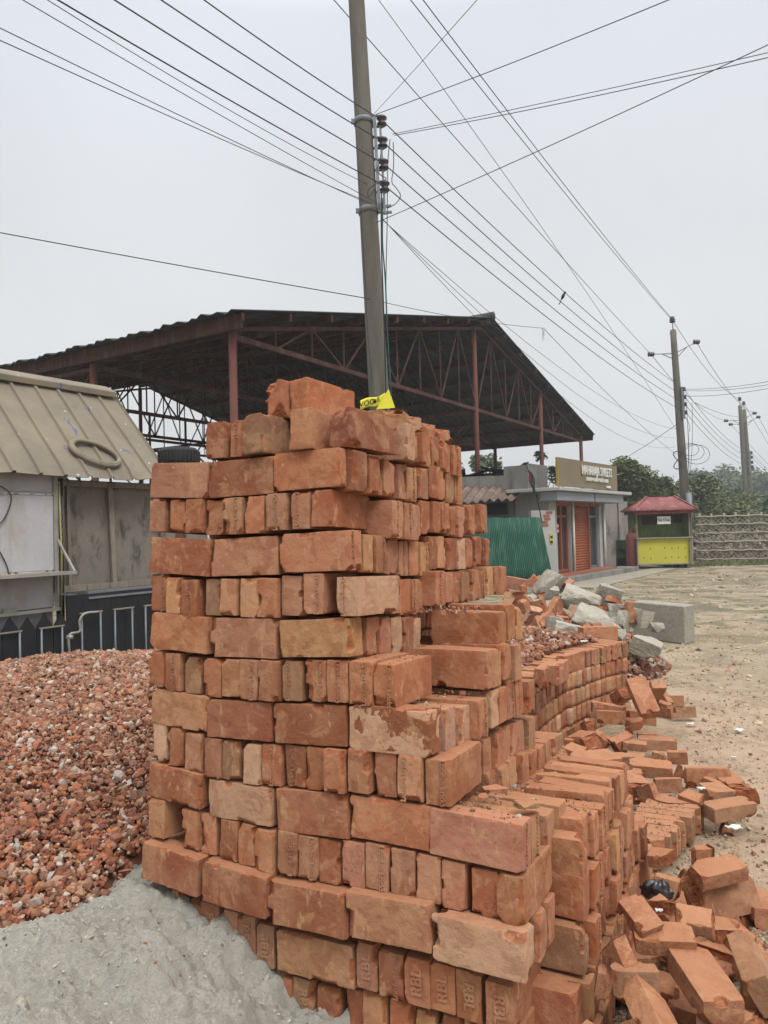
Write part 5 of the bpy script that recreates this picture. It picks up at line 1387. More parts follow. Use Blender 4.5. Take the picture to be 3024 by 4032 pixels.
LO = [
 (560, 905, 655, 1075, .40, 'edge', 'o', 0, (6, 47), 'big orange brick lying ridge upward near the bottom right'),
 (697, 822, 815, 978, .33, 'flat', 'r', 0, (3, 0), 'large dusty red brick lying flat near the bottom right corner'),
 (535, 752, 722, 765, .37, 'flat', 'o', 0, (-2, 12), 'orange brick lying across just above the big flat one'),
 (665, 705, 798, 718, .36, 'flat', 'p', 1, (5, 16), 'pale pink flat brick piece with dark specks'),
 (455, 750, 535, 790, .46, 'edge', 'o', 1, (58, 8), 'reddish brick leaning steeply against the foot of the stack'),
 (515, 668, 598, 722, .41, 'flat', 'r', 0, (24, 10), 'narrow brown brick sloping down right beside the stack foot'),
 (715, 636, 902, 610, .28, 'edge', 'd', 0, (-4, -22), 'large brick with dark red broken left face, under the flaking one'),
 (725, 568, 866, 548, .36, 'flat', 'r', 0, (-5, 12), 'red brick with flaking white patches lying on another brick'),
 (688, 565, 740, 600, .32, 'edge', 'y', 1, (10, -10), 'buff half brick left of the flaking red one'),
 (598, 572, 698, 592, .34, 'edge', 'y', 1, (4, -8), 'curved light brick shard with bright orange broken top'),
 (722, 498, 778, 496, .25, 'edge', 'o', 1, (0, 0), 'small upright brick piece behind the flaking red one'),
 (585, 510, 665, 525, .30, 'flat', 'o', 1, (-4, 5), 'flat orange brick flake lying on the lowest ledge'),
 (880, 765, 940, 900, .34, 'edge', 'g', 0, (4, 30), 'large dusty grey-brown brick cut by the right edge of the view'),
 (900, 700, 975, 665, .16, 'flat', 'g', 0, (2, 0), 'flat dusty brick at the right edge above the grey-brown one'),
 (866, 935, 955, 955, .27, 'flat', 'o', 1, (0, 6), 'rough orange brick piece near the right bottom edge'),
 (728, 1005, 808, 1020, .27, 'edge', 'w', 1, (0, 0), 'small brick chunk with white lime crust near the bottom edge'),
 (838, 1015, 925, 1055, .25, 'flat', 'g', 1, (2, 0), 'narrow grey brick piece at the bottom right corner'),
 (400, 1010, 500, 1110, .42, 'edge', 'y', 0, (-10, 40), 'yellowish sandy brick at the bottom edge beside the stack'),
 (465, 862, 610, 866, .34, 'edge', 'g', 0, (0, -4), 'wide dusty brown brick lying behind the ridge shaped orange one'),
 (428, 862, 472, 868, .38, 'edge', 'r', 1, (10, 0), 'small red half brick wedged against the stack foot'),
 (836, 672, 898, 690, .14, 'flat', 'g', 1, (0, 0), 'small brown slab behind the pile at the right edge'),
 (790, 720, 830, 760, .26, 'flat', 'r', 1, (5, 0), 'brown brick scrap right of the pale pink piece'),
 (590, 650, 640, 680, .33, 'flat', 'r', 1, (8, 0), 'dull brick shard in front of the black bag'),
 (684, 340, 762, 362, .16, 'flat', 'r', 1, (4, 6), 'dark red concave brick shard on the ground'),
 (757, 343, 850, 338, .14, 'flat', 'g', 1, (0, 3), 'olive-grey flat brick right of the dark red shard'),
 (765, 383, 898, 370, .15, 'flat', 'g', 0, (-3, 0), 'large olive-brown brick with debris on top'),
 (798, 412, 846, 414, .10, 'edge', 'r', 1, (0, 0), 'small dark red chunk in front of the large olive-brown brick'),
 (612, 352, 690, 380, .14, 'flat', 'r', 1, (3, 0), 'flat brown brick right of the lowest ledge'),
 (694, 268, 832, 270, .15, 'edge', 'o', 0, (0, -8), 'bright orange brick with a broken right end'),
 (755, 285, 812, 300, .13, 'edge', 'o', 1, (8, 0), 'broken orange chunk touching the bright orange brick'),
 (815, 298, 885, 338, .09, 'flat', 'r', 1, (8, 8), 'slanted brown brick right of the broken orange chunk'),
 (600, 292, 682, 290, .16, 'edge', 'r', 0, (0, -6), 'brown brick lying square to the viewer behind the lowest ledge'),
 (550, 300, 605, 320, .20, 'edge', 'r', 0, (-24, 0), 'reddish brick tipped on its corner'),
 (530, 268, 575, 275, .19, 'flat', 'd', 1, (0, 8), 'small dark brick piece behind the tipped one'),
 (510, 290, 560, 330, .15, 'flat', 'p', 1, (4, 0), 'pinkish flat brick piece strewn with crumbs'),
 (360, 262, 505, 276, .25, 'flat', 'g', 0, (2, 0), 'dusty long brick lying along the far end of the low ledge'),
 (348, 245, 476, 222, .28, 'flat', 'r', 0, (3, 10), 'large red slab leaning behind the dusty long brick'),
 (325, 200, 400, 215, .26, 'flat', 'o', 1, (8, 4), 'long thin orange shard beside the right ledge'),
 (476, 225, 572, 224, .18, 'flat', 'g', 0, (0, 3), 'grey-brown brick lying lengthwise in the middle of the scatter'),
 (522, 248, 655, 256, .18, 'flat', 'o', 0, (2, 10), 'vivid orange brick lying lengthwise across the scatter'),
 (658, 258, 706, 254, .14, 'edge', 'p', 1, (0, 0), 'pinkish half brick left of the bright orange brick'),
 (592, 215, 652, 222, .17, 'edge', 'o', 1, (5, 0), 'orange brick with a torn top, in the middle of the scatter'),
 (640, 206, 703, 210, .17, 'edge', 'o', 0, (-3, 4), 'orange brick right of the torn one'),
 (550, 175, 670, 182, .14, 'flat', 'p', 0, (0, 0), 'long pale topped slab with a bowed upper face'),
 (502, 182, 577, 186, .20, 'flat', 'r', 0, (3, 4), 'strong red brick in the middle of the fallen pile'),
 (548, 156, 612, 158, .12, 'flat', 'g', 0, (0, 0), 'grey mortar crusted brick behind the strong red one'),
 (462, 170, 534, 158, .22, 'edge', 'o', 1, (-14, 8), 'bright orange broken brick tilted on the pile'),
 (402, 158, 480, 168, .22, 'edge', 'r', 1, (6, 6), 'brown curved brick half sunk in the fallen pile'),
 (358, 164, 415, 182, .24, 'flat', 'r', 1, (-8, 12), 'wavy edged red shard near the right ledge'),
 (322, 172, 360, 176, .24, 'edge', 'o', 1, (0, 0), 'small orange piece tucked under the curved far wall'),
 (372, 118, 422, 128, .30, 'edge', 'o', 1, (30, 10), 'orange brick leaning on the curved far wall'),
 (338, 128, 378, 138, .28, 'edge', 'y', 1, (-30, 0), 'yellow faced brick leaning on its corner at the far wall'),
 (422, 86, 511, 90, .28, 'edge', 'o', 0, (0, -4), 'large light brown brick standing on its edge before the far wall'),
 (405, 66, 508, 76, .30, 'edge', 'p', 0, (4, 0), 'pale brick behind the large light brown one'),
 (512, 88, 606, 92, .20, 'edge', 'o', 0, (2, 0), 'long orange-brown brick right of the large light brown one'),
 (510, 118, 578, 116, .18, 'flat', 'o', 1, (0, 8), 'half brick with a pale face below the long orange-brown one'),
 (602, 70, 656, 78, .24, 'edge', 'r', 0, (0, 0), 'brown brick standing on end in the fallen pile'),
 (530, 22, 598, 50, .40, 'flat', 'o', 0, (46, 14), 'tall orange brick leaning steeply on the pile by the far wall'),
 (585, 10, 620, 30, .36, 'flat', 'p', 0, (-40, 0), 'pinkish brick leaning behind the tall orange one'),
 (492, 20, 530, 40, .36, 'flat', 'r', 1, (-30, 12), 'dark red brick sloping down to the left by the far wall'),
 (615, 28, 650, 40, .28, 'edge', 'r', 0, (34, 0), 'red brick leaning behind the pinkish one'),
 (622, 38, 692, 42, .20, 'edge', 'o', 0, (-4, -8), 'orange brick with a pale top right of the leaning bricks'),
 (655, 76, 726, 74, .12, 'edge', 'g', 0, (0, -6), 'dusty brown brick lying apart at the right of the pile'),
 (590, 55, 650, 66, .26, 'flat', 'p', 0, (6, 0), 'pale flat brick lying on the brick standing on end'),
 (500, 0, 530, 6, .14, 'flat', 'o', 1, (0, 0), 'small bright orange shard behind the leaning bricks'),
]
for a in LO: loose(*a)
for (x, y, z, yaw, c, sx_, lab_) in ((.93, 4.42, .60, 62, 'r', 1, 'red brick on the gravel just beyond the right ledge'), (1.02, 4.46, .61, 62, 'p', 1, 'pinkish brick beside the red one on the gravel'), (1.16, 4.72, .62, 50, 'o', 1.1, 'broken double brick resting on the gravel top'), (1.66, 5.85, .63, 4, 'p', 1.25, 'long pale topped brick across the far end of the curved wall'), (1.79, 5.72, .46, 70, 'r', 1, 'brick end standing out at the far end of the curved wall')):
    o = bpy.data.objects.new('brick', FTEX[int(x*100) % 8]); sc.collection.objects.link(o); m4 = Matrix.Rotation(R(yaw), 4, 'Z') @ Matrix.Diagonal((sx_, 1.0, 1, 1)); m4.translation = (x, y, z-.03); o.matrix_world = m4; o.color = tint(c); tag(o, lab_, 'brick', 'bricks lying on the far wall')
# lower layer of the fallen pile: bricks half sunk in the bank of dust
fl = random.Random(3); n__ = 0; HB_ = []; HBC = {}
for i in range(46):
    s_ = fl.uniform(1.36, 1.80); t_ = fl.uniform(-.35, 1.2); q = O0+U*s_+V*t_
    g_ = gz(q.x, q.y)
    if g_ < .04: continue
    n__ += 1
    me = FRAG[i % 14] if i % 2 else FTEX[i % 8]; o = bpy.data.objects.new('broken_brick' if i % 2 else 'brick', me); sc.collection.objects.link(o)
    m4 = Matrix.Rotation(fl.uniform(0, 6.3), 4, 'Z') @ Matrix.Rotation(fl.uniform(-.35, .35), 4, 'Y') @ Matrix.Rotation(fl.uniform(1.2, 1.9), 4, 'X'); m4.translation = (q.x, q.y, g_+.012); o.matrix_world = m4; c = 'rgodrg'[i % 6]; o.color = tint(c)
    HB_.append((q.y, o, c))
# upright supports hidden under the near pile: extra bricks filling the pile
fl = random.Random(3)
FILLL = []
for i, (y_, o, c) in enumerate(sorted(HB_, key=lambda a: a[0])):
    cnt_ = HBC[c] = HBC.get(c, 0)+1
    tag(o, '%s nearest of the half buried %s brick pieces by the stack foot' % (ORD[cnt_], {'d': 'dark', 'g': 'olive-grey'}.get(c, CNAME[c])), 'broken brick', 'half buried bricks')
# ------------------------------------------------------------ generic stones
def stone_shapes(n, seed, sub=1, squash=(.6, 1)):
    r = random.Random(seed); res = []
    for i in range(n):
        b = bmesh.new(); bmesh.ops.create_icosphere(b, subdivisions=sub, radius=.5)
        sc3 = Vector((r.uniform(.75, 1.15), r.uniform(.6, .95), r.uniform(*squash)*.8))
        pl = [(Vector((r.gauss(0, 1), r.gauss(0, 1), r.gauss(0, 1))).normalized(), r.uniform(.20, .40)) for _ in range(9)]
        for v in b.verts:
            p = v.co
            for n_, d_ in pl:
                k = p.dot(n_)-d_
                if k > 0: p = p-n_*k
            v.co = Vector((p.x*sc3.x, p.y*sc3.y, p.z*sc3.z))*1.25
        b.verts.ensure_lookup_table()
        vv = np.array([v.co[:] for v in b.verts], dtype=np.float32); ff = np.array([[v.index for v in f.verts] for f in b.faces], dtype=np.int32); b.free(); res.append((vv, ff))
    return res
SH1 = stone_shapes(24, 5, 1); SH2 = stone_shapes(24, 6, 2)
def scatter(name, pos, size, colors, shapes, mat, seed=1, smooth=False, flat=.0):
    rg = np.random.default_rng(seed); n = len(pos); V_ = []; F_ = []; C_ = []; base = 0
    si = rg.integers(0, len(shapes), n)
    ax_ = rg.normal(size=(n, 4)); ax_ /= np.linalg.norm(ax_, axis=1)[:, None]
    if flat: ax_[:, 1:3] *= (1-flat); ax_ /= np.linalg.norm(ax_, axis=1)[:, None]
    for i in range(n):
        w_, x, y, z = ax_[i]; M = np.array([[1-2*(y*y+z*z), 2*(x*y-w_*z), 2*(x*z+w_*y)], [2*(x*y+w_*z), 1-2*(x*x+z*z), 2*(y*z-w_*x)], [2*(x*z-w_*y), 2*(y*z+w_*x), 1-2*(x*x+y*y)]])
        v, f = shapes[si[i]]; V_.append((v*size[i]) @ M.T+pos[i]); F_.append(f+base); C_.append(np.repeat(colors[i][None, :], len(v), 0)); base += len(v)
    V_ = np.concatenate(V_).astype(np.float32); F_ = np.concatenate(F_).astype(np.int32); C_ = np.concatenate(C_).astype(np.float32)
    me = bpy.data.meshes.new(name); me.vertices.add(len(V_)); me.vertices.foreach_set('co', V_.ravel())
    me.loops.add(F_.size); me.loops.foreach_set('vertex_index', F_.ravel()); me.polygons.add(len(F_)); me.polygons.foreach_set('loop_start', np.arange(0, F_.size, 3, dtype=np.int32))
    me.update(); me.validate(); me.polygons.foreach_set('use_smooth', np.full(len(me.polygons), smooth))
    a = me.color_attributes.new('tint', 'FLOAT_COLOR', 'POINT'); a.data.foreach_set('color', C_.ravel()); me.materials.append(mat)
    return link(name, me)
def chip_mat():
    M_ = NT('crushed_brick'); co = M_.coord('Object'); at_ = M_.n('ShaderNodeAttribute'); at_.attribute_name = 'tint'
    a = M_.noise(co, 60, 4, .7); b = M_.noise(co, 380, 3, .7)
    c_ = M_.mix(M_.rng(a, .4, .62, 0, .25), at_.outputs['Color'], M_.mix(.5, at_.outputs['Color'], (.60, .38, .26))); c_ = M_.mix(M_.rng(b, .35, .7, 0, .3), c_, M_.mix(.6, at_.outputs['Color'], (.2, .08, .05)))
    M_.col(c_); M_.bump(b, .4, .0015); return M_.m
M_CHIPS = chip_mat()
def chip_colors(n, seed, white=.13, dust=0.0):
    rg = np.random.default_rng(seed); pal = np.array([[.29, .092, .042], [.36, .125, .052], [.21, .063, .034], [.29, .135, .082], [.37, .20, .125], [.24, .10, .062]])
    c = pal[rg.integers(0, len(pal), n)]*rg.uniform(.42, 1.08, (n, 1)); wh = rg.random(n) < white
    c[wh] = np.array([.42, .385, .335])*rg.uniform(.7, 1.15, (wh.sum(), 1)); pk = rg.random(n) < .08; c[pk] = np.array([.38, .245, .17])*rg.uniform(.8, 1.1, (pk.sum(), 1))
    c = c*(1-dust)+np.array([.36, .24, .165])*dust
    return np.concatenate([np.clip(c, 0, .8), np.ones((n, 1))], 1)
# ------------------------------------------------------------ heap of crushed brick at the left
def heap_z(x, y):
    # height of the crushed brick heap: crest running left-right about 5 m away
    t = max(0, min(1, (y-1.3)/3.5)); z = .19+.53*(t*t*(3-2*t))**.85
    z *= 1-max(0, (y-5.1)/1.6)**2 if y < 6.7 else 0
    z -= .075*max(0, -x-.9)*(1 if y > 3 else .4)
    z += .012*max(0, x+2.2)
    k_ = max(0, min(1, (-x-.62-.0*y)/.3)) if y < 2.55 else 1
    z = z*k_-.15*(1-k_)
    z += .05*fbm(x, y, 1, 3, .9)+.022*fbm(x, y, 2, 3, 3.5)
    return z
def left_limit(y):   # the heap leans on the stack's left face
    return None
M_HEAPB = basic('crushed_brick_base', (.15, .06, .035), (.10, .045, .028), 30, .95, .4)
o = link('brick_chip_core', grid_mesh('brick_chip_core', 60, 60, lambda u, v: Vector((-5.4+5.9*u, .9+5.7*v, heap_z(-5.4+5.9*u, .9+5.7*v)-.012)), M_HEAPB))
def inside_stack(x, y, m_=0.0):
    q = Vector((x, y, 0))-Vector((O0.x, O0.y, 0)); s = q.x*U.x+q.y*U.y; t = q.x*V.x+q.y*V.y
    return s > m_-.0 and t > -.01+m_ and s < 1.2
rg = np.random.default_rng(4); P = []; S = []
tries = 0
while len(P) < 46000 and tries < 600000:
    tries += 1
    y = 1.95+4.4*rg.random()**1.15; x = -y*.56-.75+rg.random()*(y*.56+.95)
    if inside_stack(x, y, .0): continue
    if y > 6.3 or heap_z(x, y) < .1 or (y < 2.6 and x > -.78): continue
    P.append((x, y, heap_z(x, y)+rg.uniform(-.006, .016))); S.append(rg.choice([.017, .024, .033, .048], p=[.38, .35, .20, .07])*(1 if y < 3.5 else 1.15)*rg.uniform(.85, 1.25))
P = np.array(P); S = np.array(S)
cl_ = chip_colors(len(P), 8, .09); fade = np.clip((P[:, 1]-2.6)/2.2, 0, 1)[:, None]*.30
cl_[:, :3] = cl_[:, :3]*(1-fade)+np.array([.36, .235, .165])*fade
chips = scatter('brick_chips', P, S, cl_, SH1, M_CHIPS, 3, flat=.0)
tag(chips, 'big heap of crushed red brick and pale stone chips left of the stack', 'brick chips', kind='stuff')
bpy.data.objects['brick_chip_core'].parent = chips
# ------------------------------------------------------------ grey sand heap in the bottom left corner
def sand_mat():
    M_ = NT('damp_grey_sand'); co = M_.coord('Object'); a = M_.noise(co, 2.2, 6, .6); b = M_.noise(co, 16, 6, .7); c = M_.noise(co, 90, 5, .75); d = M_.noise(co, 700, 2, .6)
    c_ = M_.mix(M_.rng(a, .35, .65), (.56, .53, .46), (.46, .435, .375)); c_ = M_.mix(M_.rng(b, .4, .65, 0, .5), c_, (.60, .57, .50)); c_ = M_.mix(M_.rng(d, .35, .7, 0, .4), c_, (.20, .185, .155))
    v = M_.voro(co, 45); c_ = M_.mix(M_.rng(v, .04, .07, .7, 0), c_, (.42, .20, .13))
    M_.col(c_); x = M_.bump(b, .8, .04); x = M_.bump(c, 1.0, .016, x); x = M_.bump(M_.noise(co, 210, 4, .7), .6, .004, x); M_.bump(d, .5, .0015, x); return M_.m
M_SAND = sand_mat()
SX0, SX1, SY0, SY1 = -1.75, .35, .75, 2.75
def sand_edge(x):   # how far back the sand reaches at this x (it runs up against the stack face)
    return 0
CON = [(-1.75, .27), (-.803, .345), (-.741, .371), (-.68, .335), (-.628, .334), (-.60, .28), (-.55, .275), (-.504, .308), (-.469, .302), (-.408, .25), (-.361, .219), (-.343, .158), (-.295, .107), (-.2, .0), (.4, -.2)]
CTR = [(-1.6, 2.36, .24), (-1.2, 2.36, .27), (-.95, 2.38, .31), (-.75, 2.9, .20), (-1.3, 2.9, .15)]+[(a, 2.15-.5*(a+.45)*.9, b) for a, b in CON[1:-2]]+[
 (-1.6, 1.9, .37), (-1.2, 1.9, .41), (-.9, 1.95, .43), (-.65, 1.95, .40), (-.45, 1.9, .27), (-.28, 1.8, .06), (-.1, 1.8, -.1),
 (-1.6, 1.5, .42), (-1.2, 1.5, .46), (-.8, 1.5, .47), (-.55, 1.5, .40), (-.40, 1.5, .25), (-.2, 1.5, -.05), (.1, 1.5, -.3), (-1.2, 1.0, .4), (-.5, 1.0, .3), (0, 1.0, -.3), (.3, 1.2, -.3)]
def sand_z(x, y):
    sw = 0; sz_ = 0
    for (a, b, c) in CTR:
        w_ = 1/((x-a)**2+(y-b)**2+.004)**1.8; sw += w_; sz_ += w_*c
    z = sz_/sw
    z += .030*fbm(x, y, 5, 3, 4.2)+.014*fbm(x, y, 7, 4, 11)
    n_ = noise.noise(Vector((x*26, y*26, 3))); z += .007*max(0, n_)**.6 if n_ > 0 else 0
    z += .028*abs(fbm(x, y, 8, 3, 17))+.018*max(0, noise.noise(Vector((x*38, y*38, 1)))-.12)+.006*fbm(x, y, 8, 3, 55)+.0035*fbm(x, y, 2, 2, 110)+.016*max(0, noise.noise(Vector((x*13, y*13, 7)))-.05)
    return z
n_x, n_y = 300, 240
me = grid_mesh('sand_heap', n_x, n_y, lambda u, v: Vector((SX0+(SX1-SX0)*u, SY0+(SY1-SY0)*v, sand_z(SX0+(SX1-SX0)*u, SY0+(SY1-SY0)*v))), M_SAND)
sand = link('sand_heap', me); tag(sand, 'heap of damp grey sand in the bottom left corner against the stack', 'sand', kind='stuff')
# pebbles and brick crumbs lying on the sand
rg = np.random.default_rng(12); P = []; 
for _ in range(500):
    x = rg.uniform(-1.3, -.05); y = rg.uniform(1.2, 2.2)
    if inside_stack(x, y): continue
    P.append((x, y, sand_z(x, y)+.002))
P = np.array(P); col_ = chip_colors(len(P), 9, .2); gsel = rg.random(len(P)) < .72; col_[gsel, :3] = np.array([.40, .375, .33])
tag(scatter('sand_pebbles', P, rg.uniform(.004, .014, len(P)), col_, SH1, M_CHIPS, 4), 'small clods and red crumbs lying on the grey sand', 'pebbles', kind='stuff')
p = onz(70, 4010, .42); mb = None
tag(scatter('pale_stone', np.array([[p.x, p.y, .44]]), np.array([.10]), np.array([[.6, .57, .5, 1]]), SH2, M_CONCW, 5), 'pale rough lump of mortar in the bottom left corner', 'stone')
# ------------------------------------------------------------ rubble behind the far wall: gravel, concrete blocks, block of concrete
def mound_z(x, y):
    q = Vector((x, y, 0))-Vector((O0.x, O0.y, 0)); s = q.x*U.x+q.y*U.y; t = q.x*V.x+q.y*V.y
    e_ = max(0, min(1, (2.02-x-.30*max(0, 5.4-y))/.5))*max(0, min(1, (7.0-y)/.9))*max(0, min(1, (y-3.9)/.55))
    return (.50+.13*math.exp(-((x-.9)**2+(y-5.6)**2)/.9)+.03*fbm(x, y, 4, 3, 1.5))*(e_*e_*(3-2*e_))-.06*(1-e_)
P = []; rg = np.random.default_rng(21)
def in_far(x, y):
    # region behind the curved wall front
    best = 1e9; sd_ = 0
    for q in np.linspace(-.2, 1.5, 18):
        p, h_ = far_pt(max(q, 0)); p = p+h_*min(q, 0); d_ = Vector((x, y, 0))-p
        if d_.length < best: best = d_.length; sd_ = d_.x*h_.y-d_.y*h_.x
    return sd_ < -.14
gridc = grid_mesh('rubble_core', 50, 50, lambda u, v: Vector((-.6+3.2*u, 3.6+3.6*v, (mound_z(-.6+3.2*u, 3.6+3.6*v)-.015) if in_far(-.6+3.2*u, 3.6+3.6*v) else -.05)), M_HEAPB)
while len(P) < 5200:
    x = rg.uniform(.2, 2.3); y = rg.uniform(3.9, 6.8)
    if not in_far(x, y) or mound_z(x, y) < .01: continue
    P.append((x, y, mound_z(x, y)+rg.uniform(-.005, .015)))
P = np.array(P); c_ = chip_colors(len(P), 31, .10, .12)
ch2 = scatter('rubble_chips', P, rg.choice([.03, .04, .055, .07], len(P), p=[.4, .35, .18, .07]), c_, SH1, M_CHIPS, 9)
tag(ch2, 'mound of dusty brick chips piled behind the curved far brick wall', 'brick chips', kind='stuff'); o = link('rubble_core', gridc); o.parent = ch2
# brick halves and concrete lumps of the demolition pile
def chunk(name, label, cat, px, py, z, size, yaw, tilt, mat, seed, grp=None, square=.75):
    size = tuple(v*(k_ if cat == 'concrete chunk' else 1) for v, k_ in zip(size, (.60, .60, .92)))
    b = bmesh.new(); bmesh.ops.create_cube(b, size=1); bmesh.ops.subdivide_edges(b, edges=b.edges[:], cuts=9, use_grid_fill=True)
    r = random.Random(seed); off = Vector((seed*3.1, seed*1.7, 0))
    pl = [(Vector((r.choice((-1, 1))*r.uniform(.3, 1), r.choice((-1, 1))*r.uniform(.3, 1), r.choice((-1, 1))*r.uniform(.3, 1))).normalized(), r.uniform(.40, .62)) for _ in range(6)]
    for v in b.verts:
        p = v.co.copy()
        for n_, d_ in pl:
            k = p.dot(n_)-d_
            if k > 0: p -= n_*k
        p = p*(1+.05*noise.noise(p*2.2+off)+.05*noise.noise(p*7+off)+.02*noise.noise(p*19+off))
        v.co = Vector((p.x*size[0], p.y*size[1], p.z*size[2]))
    for f in b.faces: f.smooth = False
    me = bpy.data.meshes.new(name); b.to_mesh(me); b.free(); me.materials.append(mat)
    o = link(name, me); o.location = onz(px, py, z) if not isinstance(z, tuple) else at(px, py, z[0])
    o.rotation_euler = (R(tilt[0]), R(tilt[1]), R(yaw)); return tag(o, label, cat, grp)
RB = 'demolition rubble behind the far wall'
DY = 7.9
for i, (px, py, Y, size, yaw, tilt, mat, lab_) in enumerate([
 (2145, 2310, 8.3, (.30, .26, .42), 20, (10, 24), M_CONCW, 'tall pale boulder of concrete at the top left of the rubble'),
 (2205, 2303, 8.5, (.26, .22, .20), 30, (12, 38), M_CONC, 'grey block leaning on the tall pale boulder'),
 (2170, 2345, 8.0, (.22, .20, .20), 0, (20, 10), M_CONCW, 'small pale lump in front of the tall boulder'),
 (2290, 2365, 7.9, (.66, .42, .24), -24, (16, 14), M_CONCW, 'biggest pale concrete slab in the middle of the rubble'),
 (2180, 2470, 7.2, (.30, .24, .22), 10, (0, 12), M_CONC, 'grey jagged concrete lump left of the middle slab'),
 (2340, 2455, 7.2, (.64, .44, .22), -30, (18, 18), M_CONCW, 'second pale slab sloping right with torn red underside'),
 (2250, 2490, 6.9, (.52, .18, .16), -14, (6, 12), M_CONCW, 'long narrow pale piece lying behind the far wall'),
 (2390, 2515, 7.0, (.26, .24, .24), 30, (8, 10), M_CONC, 'grey lump where the second slab ends'),
 (2395, 2345, 8.1, (.40, .26, .24), -6, (14, 16), M_CONC, 'mortar crusted brick block leaning on the concrete block, with a stamped frog'),
 (2420, 2405, 7.8, (.30, .20, .16), 12, (0, 8), M_CONC, 'flat grey piece below the block with the stamped frog'),
 (2455, 2450, 7.6, (.40, .16, .20), 60, (8, 24), M_CONCW, 'slanted brick and mortar piece in front of the concrete block'),
 (2447, 2520, 7.1, (.32, .14, .16), 75, (0, 30), M_CONCW, 'narrow pale stick of concrete leaning at the rubble foot'),
 (2545, 2545, 7.0, (.44, .30, .18), -28, (12, 22), M_CONCW, 'pale slab lying at the right foot of the rubble'),
 (2490, 2432, 7.7, (.20, .18, .22), 10, (0, 10), M_CONCW, 'small cone shaped pale lump by the concrete block'),
 (2535, 2440, 7.6, (.24, .20, .20), 20, (0, 14), M_CONCW, 'squarish buff lump at the foot of the concrete block'),
 (2590, 2470, 7.5, (.22, .14, .10), 0, (0, 0), M_CONC, 'low earthy clod right of the buff lump')]):
    chunk('concrete_chunk', lab_, 'concrete chunk', px, py, (Y,), size, yaw, tilt, mat, 40+i, RB)
rb = random.Random(17)
for i in range(52):
    px, py = rb.uniform(2080, 2440), 0; py = 2300+(px-2060)*.42+rb.uniform(-20, 70)
    Y = 8.7-(py-2290)/230*1.7; s_ = rb.uniform(.08, .20)
    chunk('concrete_chunk', '%s lump of broken concrete, %s along the rubble slope' % (['small grey', 'small pale', 'angular grey', 'flat pale', 'dark angular', 'narrow pale'][i % 6], ORD[i // 6+1]), 'concrete chunk', px, py, (Y,), (s_*1.5, s_, s_*.8), rb.uniform(0, 180), (rb.uniform(-20, 30), rb.uniform(-30, 30)), (M_CONC, M_CONCW)[i % 2], 140+i, RB)
pl_ = [(2033, 2298), (2062, 2325), (2090, 2300), (2110, 2330), (2040, 2350), (2075, 2365), (2120, 2290), (2135, 2352), (2005, 2345), (1990, 2375), (2030, 2400), (2070, 2410), (2105, 2390), (2125, 2395), (2150, 2420), (2090, 2440), (2130, 2450), (2105, 2468), (2180, 2400), (2200, 2430), (2235, 2445), (2250, 2480), (2270, 2420), (2330, 2420), (2290, 2500), (2240, 2370), (2230, 2310), (2360, 2500), (2430, 2370), (2460, 2400), (2480, 2410), (2370, 2400)]
adj = ['rough', 'small', 'pale edged', 'dark', 'square', 'pointed', 'flat', 'tilted']
for i, (px, py) in enumerate(pl_):
    Y = 8.6-(py-2290)/200*1.6+rb.uniform(-.15, .15); me = FRAG[i % len(FRAG)] if i % 3 else FTEX[i % 8]
    o = bpy.data.objects.new('broken_brick', me); sc.collection.objects.link(o); o.location = at(px, py, Y); o.rotation_euler = (rb.uniform(0, 6.3), rb.uniform(0, 6.3), rb.uniform(0, 6.3)); s_ = rb.uniform(.85, 1.2); o.scale = (s_,)*3
    c = rb.choice('orrppw'); o.color = tint(c)
    near_ = 'left part' if px < 2120 else ('middle part' if px < 2280 else 'right part'); lev = 'top' if py < 2340 else ('middle' if py < 2410 else 'foot')
    tag(o, '%s %s broken brick, piece %s along the %s of the demolition rubble' % (adj[i % 8], CNAME[c], ORD[(i % 18)+1] if i % 18 < 17 else 'last', lev+' '+near_), 'broken brick', RB)
# supporting core of the demolition pile
def dem_z(x, y):
    d = ((x-1.75)/1.12)**2+((y-7.7)/1.0)**2; z = .58*max(0, 1-d)**.9; return z+.03*fbm(x, y, 6, 3, 3)-.03
P = []; 
while len(P) < 3600:
    x, y = rg.uniform(.7, 3.4), rg.uniform(6.5, 9)
    z = dem_z(x, y)
    if z > .0: P.append((x, y, z))
P = np.array(P); c_ = chip_colors(len(P), 33, .35, .2)
ch3 = scatter('rubble_chips', P, rg.choice([.025, .04, .065, .11], len(P), p=[.4, .33, .2, .07]), c_, SH1, M_CHIPS, 19)
tag(ch3, 'fine rubble of brick crumbs and mortar filling the demolition pile', 'rubble chips', kind='stuff')
o = link('rubble_core', grid_mesh('rubble_core', 50, 40, lambda u, v: Vector((.6+2.9*u, 6.4+2.7*v, dem_z(.6+2.9*u, 6.4+2.7*v)-.03)), M_HEAPB)); o.parent = ch3
# cast concrete block
c0 = at(2505, 2560, 8.2); c1 = at(2705, 2545, 8.0); 
Bk = at(2738, 2480, 8.1)
H0 = .46
mb = MB(); a = onz(2487, 2368, H0); a.z = 0; b = onz(2699, 2539, 0); c = onz(2738, 2528, 0); d = a+(c-b)
mb.hexa([a, b, c, d, a+UZ*H0, b+UZ*H0, c+UZ*H0, d+UZ*H0]); o = mb.build('concrete_block', M_CONC, None, .012); tag(o, 'long smooth grey concrete block lying right of the rubble', 'concrete block')
